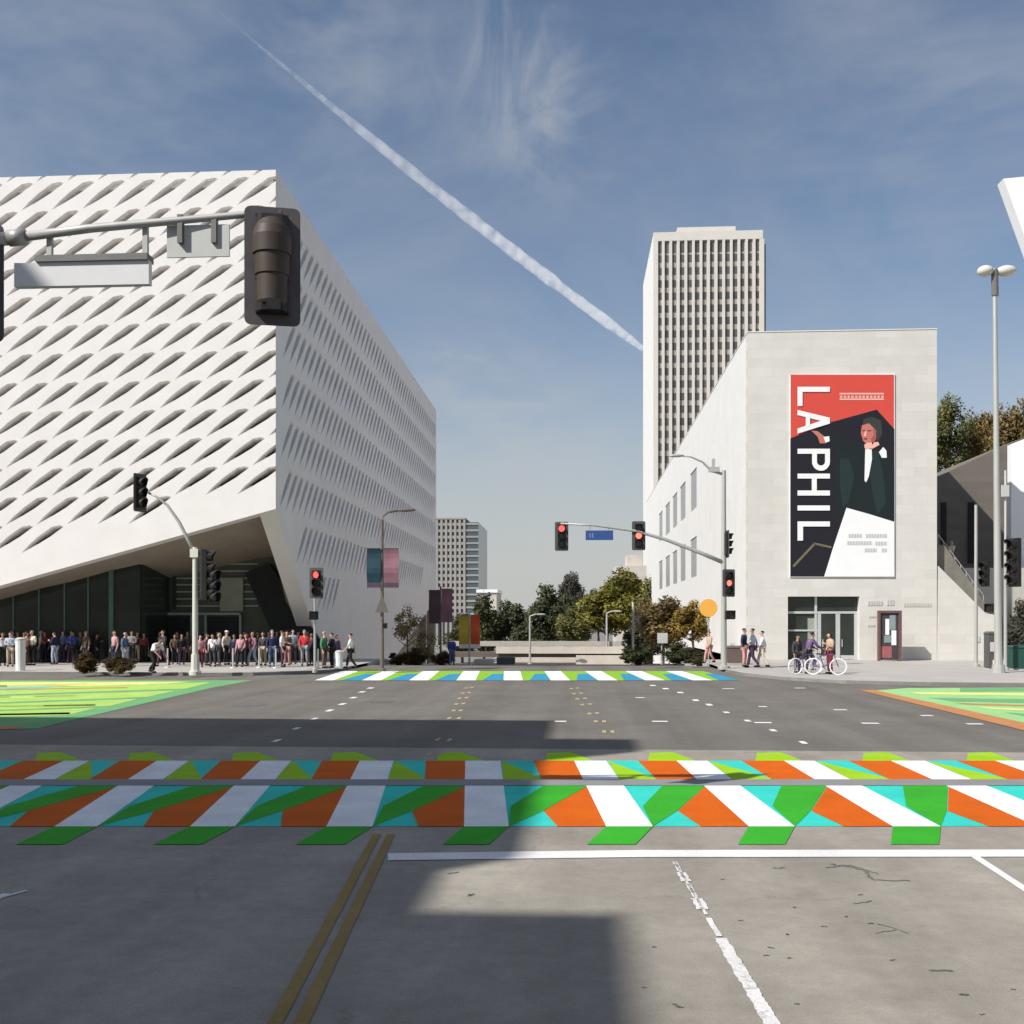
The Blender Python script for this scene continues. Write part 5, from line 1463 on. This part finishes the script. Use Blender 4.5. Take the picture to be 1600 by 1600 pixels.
C = [
 (4, 53, "person in white shirt and black trousers at the very left edge", "stand", "white", "short", "black", ("short", "dark"), "tan", 40, 1.0),
 (14, 52.2, "person in pale blue top and beige trousers left of the pale bin", "folded", "pale_blue", "long", "beige", ("short", "brown"), "light", 60, .98),
 (22, 54.5, "person in black jacket half behind the pale bin", "stand", "black", "long", "charcoal", ("short", "dark"), "tan", -20, 1.02),
 (44, 53, "person in salmon top right behind the pale bin", "turn", "salmon", "short", "brown", ("long", "brown"), "light", 90, .97),
 (54, 52.4, "person in cream top and black trousers, second right of the pale bin", "phone", "cream", "long", "black", ("short", "grey"), "light", 30, 1.02),
 (64, 54, "person in pale green shirt under the museum's dark overhang", "stand", "pale_green", "short", "charcoal", ("short", "grey"), "light", -30, 1.04),
 (78, 55, "person in charcoal coat deep under the overhang", "folded", "charcoal", "long", "black", ("long", "dark"), "tan", 10, .97),
 (88, 53, "person in navy jacket and light jeans before the dark lobby glass", "phone", "navy", "long", "light_denim", ("short", "dark"), "light", -60, 1.0),
 (99, 54, "person in denim shirt and plum trousers before the dark lobby glass", "stand", "denim", "long", "plum", ("long", "brown"), "light", 45, .98),
 (108, 53, "person in bright blue jacket and plum trousers left of the bushes", "turn", "blue", "long", "plum", ("short", "dark"), "tan", -40, 1.0),
 (118, 53.6, "person in royal blue top and black trousers behind the left bush", "folded", "blue", "long", "black", ("long", "dark"), "tan", 20, .97),
 (134, 54, "person in brown jacket behind the left bush", "stand", "brown", "long", "charcoal", ("short", "blond"), "light", -10, .99),
 (150, 55, "person in black coat between the two bushes", "phone", "black", "long", "black", ("short", "dark"), "tan", 30, .98),
 (166, 54.2, "person in plum top behind the right bush", "turn", "plum", "long", "black", ("long", "dark"), "dark", 15, .97),
 (179, 52.6, "person in pink shirt and navy trousers behind the right bush", "stand", "pink", "short", "navy", ("short", "brown"), "light", -30, 1.03),
 (193, 52.4, "person in denim shirt and light jeans right of the right bush", "phone", "denim", "long", "light_denim", ("short", "grey"), "light", 20, 1.06),
 (206, 54, "person in grey hoodie by the glass entrance door", "folded", "grey", "long", "black", ("short", "dark"), "tan", 40, .98),
 (217, 53.5, "person in black shirt and beige trousers left of the bending person", "turn", "black", "short", "beige", ("long", "dark"), "light", -60, .97),
 (228, 54.5, "person in maroon jacket behind the bending person", "stand", "maroon", "long", "black", ("short", "dark"), "tan", 0, 1.0),
 (242, 45.6, "person in white shirt and black trousers bending forward at the kerb", "bend", "white", "short", "black", ("short", "dark"), "tan", 65, 1.12),
 (256, 53, "person in charcoal sweater right behind the bending person", "walk", "charcoal", "long", "plum", ("short", "brown"), "light", -80, 1.02),
 (270, 54, "person in brown top at the middle of the entrance doors", "phone", "brown", "long", "black", ("long", "brown"), "tan", 20, .98),
 (284, 53.5, "person in black jacket left of the cream signal pole", "stand", "black", "long", "plum", ("short", "dark"), "tan", 0, 1.0),
 (316, 52, "person in pink top and maroon trousers right of the cream signal pole", "turn", "pink", "short", "maroon", ("long", "dark"), "light", -35, .98),
 (324, 53.2, "person in mauve jacket close to the cream signal pole", "stand", "mauve", "long", "charcoal", ("short", "brown"), "light", 30, 1.0),
 (334, 51.4, "person in bright white shirt and grey trousers near the cream signal pole", "phone", "white", "short", "charcoal", ("short", "brown"), "light", 60, 1.0),
 (346, 51.8, "person in grey sweater with blond hair", "folded", "grey", "long", "charcoal", ("long", "blond"), "light", -20, .98),
 (355, 53, "person in cream jacket with a pale cap behind the grey sweater person", "stand", "cream", "long", "black", ("cap", "white"), "light", 30, 1.03),
 (366, 53.4, "person in navy top behind a queue post", "stand", "navy", "long", "plum", ("short", "dark"), "tan", -50, .99),
 (375, 52, "person in pink top and black trousers beside the maroon jacket", "turn", "pink", "long", "black", ("long", "brown"), "light", 20, .97),
 (387, 52.2, "person in maroon jacket and black trousers at the middle of the queue", "folded", "maroon", "long", "black", ("long", "red"), "light", -20, 1.0),
 (397, 53.5, "person in mauve sweater and light jeans behind the maroon jacket", "walk", "mauve", "long", "light_denim", ("short", "blond"), "light", -70, 1.0),
 (410, 52.6, "person in charcoal jacket with beige trousers left of the navy jacket", "phone", "charcoal", "long", "beige", ("long", "brown"), "light", 40, .97),
 (426, 51.6, "person in navy jacket and blue denim jeans under the dark stair wall", "stand", "navy", "long", "denim", ("short", "grey"), "light", 30, 1.05),
 (439, 52, "person in white vest and plum trousers before the dark stair wall", "turn", "white", "short", "plum", ("short", "brown"), "light", 50, 1.07),
 (450, 52.4, "person in brown top and salmon trousers", "folded", "brown", "long", "salmon", ("short", "brown"), "light", -30, 1.0),
 (459, 54, "person in light denim shirt behind the red jacket", "stand", "light_denim", "long", "charcoal", ("short", "dark"), "light", -10, 1.03),
 (474, 51.5, "person in bright red jacket and grey trousers", "phone", "red", "long", "grey", ("short", "grey"), "light", 15, 1.05),
 (485, 53, "person in plum coat right behind the bright red jacket", "stand", "plum", "long", "black", ("long", "dark"), "tan", -30, .99),
 (504, 50.6, "person in green top and brown trousers before the museum's pale side", "turn", "green", "long", "brown", ("short", "blond"), "light", 40, 1.03),
 (517, 51, "person in black coat and black trousers left of the white litter bin", "folded", "black", "long", "black", ("short", "dark"), "light", -40, .98),
 (529, 52.5, "person in purple top behind the white litter bin", "stand", "purple", "long", "charcoal", ("long", "dark"), "tan", 20, .97),
 (548, 50, "person in white shirt and black trousers at the right end of the queue", "walk", "white", "short", "black", ("short", "dark"), "light", -90, .98),
]
for px, d, lab, po, tp_, sl_, lg_, hr, sk, fc, h_ in C:
    if 60 < px < 232 and px not in (179, 193):
        d += 2.6
    if px not in (242, 4, 548):
        px += CR.uniform(-3.5, 3.5); d += CR.uniform(-.9, 1.3); fc += CR.uniform(-70, 70); h_ *= CR.uniform(.94, 1.05)
    person(px, d, lab, po, tp_, sl_, lg_, hr, sk, fc, h_, group=None if px < 0 else (None if "bending forward" in lab else QG))
# a second, darker row further under the overhang
for px, d, lab, po, tp_, lg_, hr in [
 (38, 56.0-.6, "person in charcoal jacket, deepest in shade behind the pale bin", "stand", "charcoal", "black", ("short", "dark")),
 (305, 56.5, "person in black top directly behind the cream signal pole", "stand", "black", "charcoal", ("short", "dark")),
 (340, 57, "person in plum jacket in the dark doorway", "folded", "plum", "black", ("long", "dark")),
 (420, 57, "person in black hoodie deep in shade left of the navy jacket", "stand", "black", "black", ("short", "dark")),
 (445, 57, "person in charcoal top deep in shade behind the white vest", "turn", "charcoal", "black", ("short", "dark")),
 (466, 57, "person in maroon sweater deep in shade left of the bright red jacket", "stand", "maroon", "black", ("short", "dark")),
 (6, 57, "person in black jacket far back at the left edge", "turn", "black", "charcoal", ("short", "dark")),
 (28, 57, "person in brown jacket far back, above the pale bin", "stand", "brown", "black", ("long", "dark")),
 (70, 57.4, "person in maroon top far back under the low veil edge", "folded", "maroon", "black", ("short", "dark")),
 (84, 57.2, "person in plum shirt far back against the dark glass", "turn", "plum", "black", ("short", "brown")),
 (126, 57.2, "person in charcoal hoodie far back above the left bush", "phone", "charcoal", "black", ("long", "brown")),
 (158, 58, "person in brown coat far back between the bushes", "stand", "brown", "charcoal", ("short", "dark")),
 (186, 58, "person in maroon jacket far back above the right bush", "folded", "maroon", "charcoal", ("short", "dark")),
 (249, 58, "person in black top far back by the open entrance door", "turn", "black", "plum", ("long", "dark")),
 (277, 58, "person in plum hoodie far back by the entrance frame", "phone", "plum", "charcoal", ("short", "dark")),
 (293, 57.5, "person in charcoal shirt far back beside the cream pole", "stand", "charcoal", "brown", ("long", "brown")),
 (352, 58, "person in brown hoodie far back in the dark doorway", "turn", "brown", "black", ("short", "dark")),
 (382, 57.6, "person in charcoal coat far back behind the maroon jacket", "folded", "charcoal", "plum", ("short", "dark")),
 (403, 57.8, "person in black sweater far back below the light wall panel", "phone", "black", "brown", ("long", "dark")),
 (432, 58, "person in plum coat far back beside the slanted stair wall", "turn", "plum", "plum", ("long", "brown")),
 (453, 58, "person in black shirt far back before the slanted stair wall", "stand", "black", "plum", ("short", "brown")),
 (480, 58.4, "person in brown shirt far back at the veil's slanted rim", "folded", "brown", "plum", ("short", "dark"))]:
    person(px, d, lab, po, tp_, "long", lg_, hr, "tan", 0, 1.0, group=QG)
PG = "people on the right pavement"
person(1163, 52.0, "person in black jacket and salmon trousers at the limestone hall's left corner", "turn", "navy", "long", "salmon", ("short", "brown"), "tan", 60, 1.12, group=PG)
person(1176, 50.6, "person in pale blue shirt and brown trousers beside the black jacket", "walk", "pale_blue", "short", "plum", ("short", "dark"), "tan", -110, 1.12, group=PG)
person(1191, 50.8, "person in white shirt and cream trousers, rightmost of three at the corner", "walk", "white", "long", "cream", ("short", "dark"), "light", -100, 1.05, group=PG)
person(1108, 56, "small person in tan jacket and salmon trousers below the orange sign", "walk", "tan", "long", "salmon", ("short", "brown"), "light", -60, 1.0, z=.14, group=PG)
person(706, 62, "person in blue jacket and denim jeans beyond the far crosswalk", "walk", "blue", "long", "denim", ("short", "dark"), "light", 180, 1.0, z=terrain(62), group=PG)
q_ = at_y(1487, 969, HY + 2)
t = person(1487, q_.y, "person in cream top with blond hair on the stairs beside the limestone hall", "walk", "cream", "short", "black", ("short", "blond"), "light", 120, 1.0, z=at_y(1487, 890, HY + 2).z)
t.location.x, t.location.y = q_.x, HY + 2
# two white-wheeled bicycles held by two people before the entrance
def bicycle(px, d, label, face):
    p = at_d(px, 969, d); t = thing("bicycle", label, "bicycle", (0, 0, 0), 0, "white wheeled bicycles before the hall")
    def wheel(x):
        b = MB(); N = 24; r_ = .34
        for k in range(N):
            a, c = 2 * math.pi * k / N, 2 * math.pi * (k + 1) / N
            b.tube([(x + r_ * math.cos(a), 0, .36 + r_ * math.sin(a)), (x + r_ * math.cos(c), 0, .36 + r_ * math.sin(c))], .028, 6, cap=False)
        w = b.build("wheel", M["poster_white"], t)
        b = MB()
        for k in range(12):
            a = math.pi * k / 6; b.tube([(x, 0, .36), (x + r_ * math.cos(a), 0, .36 + r_ * math.sin(a))], .006, 4)
        b.build("spokes", M["alu"], w)
    wheel(-.52); wheel(.52)
    b = MB(); BB, ST, HT, HB = (-.08, 0, .33), (-.22, 0, .82), (.34, 0, .88), (.40, 0, .70)
    for a, c in ((BB, ST), (ST, HT), (BB, HB), (BB, (-.52, 0, .36)), (ST, (-.52, 0, .36)), (HT, (.52, 0, .36))):
        b.tube([a, c], .022, 8)
    b.build("frame", M["c_purple"], t)
    b = MB(); b.tube([HT, (.31, 0, 1.02)], .016, 8); b.tube([(.22, -.27, 1.04), (.31, -.2, 1.03), (.31, .2, 1.03), (.22, .27, 1.04)], .016, 8); b.build("handlebar", M["black"], t)
    b = MB(); b.ball((-.27, 0, .90), (.14, .07, .035), 10, 6); b.tube([ST, (-.25, 0, .88)], .014, 6); b.build("saddle", M["black"], t)
    b = MB(); b.tube([(-.08, -.1, .33), (-.08, .1, .33)], .02, 6); b.tube([(-.08, -.09, .33), (.04, -.09, .20)], .012, 6); b.tube([(-.08, .09, .33), (-.20, .09, .46)], .012, 6); b.build("pedals", M["black"], t)
    t.location = (p.x, p.y, .14); t.rotation_euler = (0, 0, R(face))
    return t
bicycle(1259, 44.6, "white bicycle under the rider in the purple jacket", 22)
bicycle(1290, 44.2, "white bicycle right of the purple jacket, held by the person in tan", -14)
person(1265, 44.9, "person in purple jacket and grey trousers standing over a white bicycle", "ride", "purple", "long", "charcoal", ("short", "dark"), "tan", 112, 1.05, group=PG)
person(1297, 44.9, "person in tan shirt and maroon trousers holding the right white bicycle", "phone", "tan", "short", "maroon", ("long", "dark"), "light", -70, 1.05, group=PG)
person(1246, 46.0, "person in charcoal top standing left behind the white bicycles", "turn", "charcoal", "long", "charcoal", ("short", "dark"), "tan", 30, .98, group=PG)
# ------------------------------------------------------------------ trees and planting
L_DARK = leaf_mat("leaf_dark", (.028, .038, .016), (.105, .118, .048))
L_MID = leaf_mat("leaf_mid", (.055, .065, .018), (.22, .21, .07))
L_LIME = leaf_mat("leaf_lime", (.09, .095, .014), (.27, .25, .05))
L_BROWN = leaf_mat("leaf_brown", (.075, .055, .02), (.30, .215, .08))
L_GOLD = leaf_mat("leaf_gold", (.11, .075, .015), (.42, .29, .06))
L_GREY = leaf_mat("leaf_grey", (.045, .045, .035), (.13, .125, .095))
def crown_mesh(seed, n_leaf, leaf, blobs, open_=0.0, shape=(1, 1, 1)):
    """unit crown (radius about 1) of leaf-sized faces gathered in uneven clumps with gaps"""
    rd = random.Random(seed); v, f = [], []
    cl = []
    for _ in range(blobs):
        while True:
            q = Vector((rd.uniform(-1, 1), rd.uniform(-1, 1), rd.uniform(-1, 1)))
            if .25 < q.length < 1: break
        q = Vector((q.x * .78 * shape[0], q.y * .78 * shape[1], q.z * .78 * shape[2]))
        cl.append((q, rd.uniform(.18, .40)))
    cl.append((Vector((0, 0, 0)), .5))
    for _ in range(n_leaf):
        c, r_ = cl[rd.randrange(len(cl))]
        d = Vector((rd.gauss(0, 1), rd.gauss(0, 1), rd.gauss(0, 1))).normalized()
        p = c + d * r_ * (rd.random() ** .45) * (1.12 if rd.random() < .12 else 1)
        s = leaf * rd.uniform(.6, 1.4)
        a = Vector((rd.gauss(0, 1), rd.gauss(0, 1), rd.gauss(0, .6))).normalized(); b2 = a.cross(d + Vector((.1, .2, .3))).normalized()
        i = len(v)
        v += [tuple(p - a * s), tuple(p + b2 * s * .55), tuple(p + a * s), tuple(p - b2 * s * .55)]
        f.append((i, i + 1, i + 2, i + 3))
    me = bpy.data.meshes.new("crown"); me.from_pydata(v, [], f)
    me.materials.append(None)
    return me
CROWNS = [crown_mesh(s, 8500, .058, 30) for s in (1, 2, 3)]
SPARSE = [crown_mesh(s, 1500, .05, 20) for s in (11, 12)]
TALL = [crown_mesh(s, 9000, .042, 34) for s in (21, 22, 23)]
def tree(d, px, w_px, y_top, y_bot, leafm, label, seed, crown=None, z=None, trunk_r=.22, group=None, cat="tree", limb=True, bot_gap=0):
    rd = random.Random(seed)
    p = at_d(px, 969, d); z0 = terrain(p.y) if z is None else z
    zt, zb = at_d(px, y_top, d).z, at_d(px, y_bot, d).z
    cz, rz_, rx = (zt + zb) / 2, (zt - zb) / 2, w_px * d / 3200
    t = thing("tree", label, cat, (p.x, p.y, z0), group=group)
    c = bpy.data.objects.new("crown", crown or CROWNS[seed % 3]); COL.objects.link(c); c.parent = t
    c.location = (0, 0, cz - z0); c.scale = (rx / .93, rx / .93, rz_ / .93); c.rotation_euler = (0, 0, rd.uniform(0, 6.28)); setm(c, leafm)
    b = MB(); x, y = p.x, p.y
    top = Vector((x + rd.uniform(-.1, .1) * rx, y, lerp(zb, zt, .55)))
    b.tube([(x, y, z0 - .1), (x + .05, y, lerp(z0, zb, .6)), (x + rd.uniform(-.2, .2), y, lerp(zb, zt, .2)), top], [trunk_r, trunk_r * .8, trunk_r * .6, trunk_r * .2], 9)
    for k in range(7 if limb else 3):
        h0 = lerp(max(z0 + .5, zb - (zt - zb) * .15), zt, rd.uniform(.05, .4)); a = rd.uniform(0, 6.28); ln_ = rx * rd.uniform(.5, .85)
        e = Vector((x + math.cos(a) * ln_, y + math.sin(a) * ln_, h0 + (zt - zb) * rd.uniform(.15, .42)))
        m_ = Vector((x + math.cos(a) * ln_ * .45, y + math.sin(a) * ln_ * .45, h0 + (e.z - h0) * .35))
        b.tube([(x, y, h0), m_, e], [trunk_r * .45, trunk_r * .3, trunk_r * .08], 6)
    b.build("trunk", M["bark"], t)
    return t
FT = "trees at the end of the street"
for i, (px, d, w, y0, y1, m_, lab) in enumerate([
 (756, 185, 52, 930, 1022, L_DARK, "dark tree nearest the grey office block, behind the banner post"),
 (790, 190, 56, 938, 1012, L_DARK, "low dark tree second from the office block"),
 (822, 185, 54, 936, 1016, L_DARK, "dark tree third from the office block, above the overpass lamp"),
 (854, 180, 56, 916, 1012, L_DARK, "tallest dark tree in the middle of the street end"),
 (885, 195, 40, 928, 1010, L_DARK, "dark tree right of the tallest dark one"),
 (893, 230, 34, 890, 965, L_GREY, "grey thin-leaved tree peeping over the dark ones"),
 (902, 165, 62, 948, 1004, L_MID, "low olive tree above the overpass's right half"),
 (948, 150, 70, 914, 990, L_LIME, "yellow-green tree below the left hanging signal"),
 (984, 148, 72, 884, 985, L_LIME, "tallest yellow-green tree left of the limestone hall"),
 (1016, 140, 44, 905, 1000, L_MID, "olive tree against the limestone hall's side"),
 (935, 200, 40, 920, 985, L_MID, "olive tree behind the yellow-green ones"),
 (1000, 120, 60, 975, 1032, L_DARK, "low dark tree at the overpass's right end"),
 (722, 175, 44, 960, 1025, L_DARK, "dark low tree behind the yellow and red banners")]):
    tree(d, px, w * 1.35, y0, y1, m_, lab, 31 + i, group=FT, trunk_r=.3)
tree(68, 1050, 96, 928, 1012, L_BROWN, "brown autumn street tree before the limestone hall's side", 51, z=.0, trunk_r=.12)
tree(74, 1018, 64, 935, 1015, L_BROWN, "smaller brown tree just left of the large brown street tree", 52, crown=SPARSE[0], z=-.6, trunk_r=.1)
tree(66, 1082, 66, 938, 1000, L_GOLD, "golden brown tree touching the round orange sign", 53, z=.1, trunk_r=.1)
tree(60, 636, 62, 938, 1012, L_BROWN, "thin nearly bare tree before the museum's far lifted corner", 54, crown=SPARSE[1], z=0, trunk_r=.06)
tree(70, 668, 44, 985, 1035, L_BROWN, "small brown tree under the museum's far lifted corner", 55, crown=SPARSE[0], z=-.4, trunk_r=.06)
HT_ = "tall trees on the rise behind the limestone hall"
for i, (px, d, w, y0, y1, m_, lab) in enumerate([
 (1478, 105, 84, 618, 752, L_MID, "big green tree at the limestone hall's right edge"),
 (1530, 108, 80, 640, 775, L_BROWN, "big brown-green tree left of the tall twin lamp"),
 (1588, 100, 92, 616, 770, L_BROWN, "big russet tree right of the tall twin lamp"),
 (1555, 120, 90, 650, 770, L_MID, "green tree behind the twin lamp pole")]):
    tree(d, px, w * 1.12, y0, y1, m_, lab, 61 + i, crown=TALL[i % 3], z=-.1, trunk_r=.35, group=HT_)
def shrub(px, d, w, h, label, seed, m_, z=.14, pot=False, n="shrub"):
    p = at_d(px, 969, d); t = thing(n, label, "shrub", (p.x, p.y, z))
    c = bpy.data.objects.new("foliage", (SPARSE + CROWNS)[2 + seed % 3] if not pot else CROWNS[seed % 3]); COL.objects.link(c); c.parent = t
    c.location = (0, 0, h * .52); c.scale = (w / 1.86, w / 1.86, h / 1.75); setm(c, m_); c.rotation_euler = (0, 0, seed)
    b = MB()
    for k in range(5):
        a = k * 1.3; b.tube([(p.x, p.y, z - .02), (p.x + math.cos(a) * w * .2, p.y + math.sin(a) * w * .2, z + h * .6)], [.03, .012], 5)
    b.build("stem", M["bark"], t)
L_BUSH = leaf_mat("leaf_bush", (.03, .02, .008), (.15, .095, .03))
shrub(134, 45.6, 1.35, .85, "left of two rounded brown bushes before the queue", 1, L_BUSH)
shrub(189, 45.6, 1.45, .8, "right of two rounded brown bushes before the queue", 2, L_BUSH)
for px, d, w, h, lab, sd in ((624, 60, 1.6, .8, "low shrub with brown leaves by the banner lamp's foot", 3), (650, 61, 1.8, 1.0, "low shrub under the museum's far lifted corner", 4), (690, 64, 1.6, .9, "low shrub left of the blue jacket person", 5),
                             (996, 64, 2.2, 1.1, "dark low shrub at the right end of the far crosswalk", 6), (1060, 60, 2.6, 1.2, "dark low shrub beneath the brown street tree", 7), (1086, 59, 1.6, .9, "small low shrub beside the small tan person", 8)):
    shrub(px, d, w, h, lab, sd, L_BUSH if px < 700 else L_DARK, z=terrain(d) + (.1 if px > 1000 else 0))
for px, d, w, h, lab, sd, zz in ((1580, 64.5, 2.4, 2.4, "grey-green shrub beside the stairs at the right edge", 9, 1.2), (1598, 64.5, 2.6, 3.4, "tall grey-green shrub at the extreme right", 10, 1.0)):
    shrub(px, d, w, h, lab, sd, L_GREY, z=.14)

# ------------------------------------------------------------------ contrail high over the street
M["vapour"] = bpy.data.materials.new("vapour"); M["vapour"].use_nodes = True
vn, vl = M["vapour"].node_tree.nodes, M["vapour"].node_tree.links
vn.clear()
vo = vn.new("ShaderNodeOutputMaterial"); vp = vn.new("ShaderNodeVolumePrincipled")
vp.inputs["Color"].default_value = (1, 1, 1, 1); vp.inputs["Density"].default_value = 0.010; vp.inputs["Anisotropy"].default_value = 0.0
vt = vn.new("ShaderNodeTexCoord"); vz = vn.new("ShaderNodeTexNoise"); vz.inputs["Scale"].default_value = 0.012; vz.inputs["Detail"].default_value = 2
vr = vn.new("ShaderNodeMapRange"); vr.inputs["From Min"].default_value = 0.30; vr.inputs["From Max"].default_value = 0.70; vr.inputs["To Min"].default_value = 0.001; vr.inputs["To Max"].default_value = 0.0085
vl.new(vt.outputs["Object"], vz.inputs["Vector"]); vl.new(vz.outputs["Fac"], vr.inputs["Value"]); vl.new(vr.outputs[0], vp.inputs["Density"])
vl.new(vp.outputs[0], vo.inputs["Volume"])
ALT = 3000
rd = random.Random(9)
pts, rad = [], []
N = 60
for i in range(N + 1):
    t_ = i / N; px, py = lerp(340, 1006, t_), lerp(16, 546, t_)
    py += 18 * math.sin(t_ * math.pi) * .6
    d = (ALT - CAM_H) * 1600 / (969 - py)
    pts.append(at_d(px, py, d))
    wpx = lerp(13, 20, min(1, t_ * 1.6)) if t_ < .8 else lerp(17, 21, (t_ - .8) * 5)
    rad.append(wpx * .5 * d / 1600 * rd.uniform(.9, 1.08) * (min(1, .12 + t_ * 2.2)) * min(1, .45 + (1 - t_) * 5))
b = MB(); b.tube(pts, rad, 12)
ct = b.build("contrail", M["vapour"], smooth=True, clean=True)
tag(ct, "long white contrail slanting down across the blue sky", "contrail")
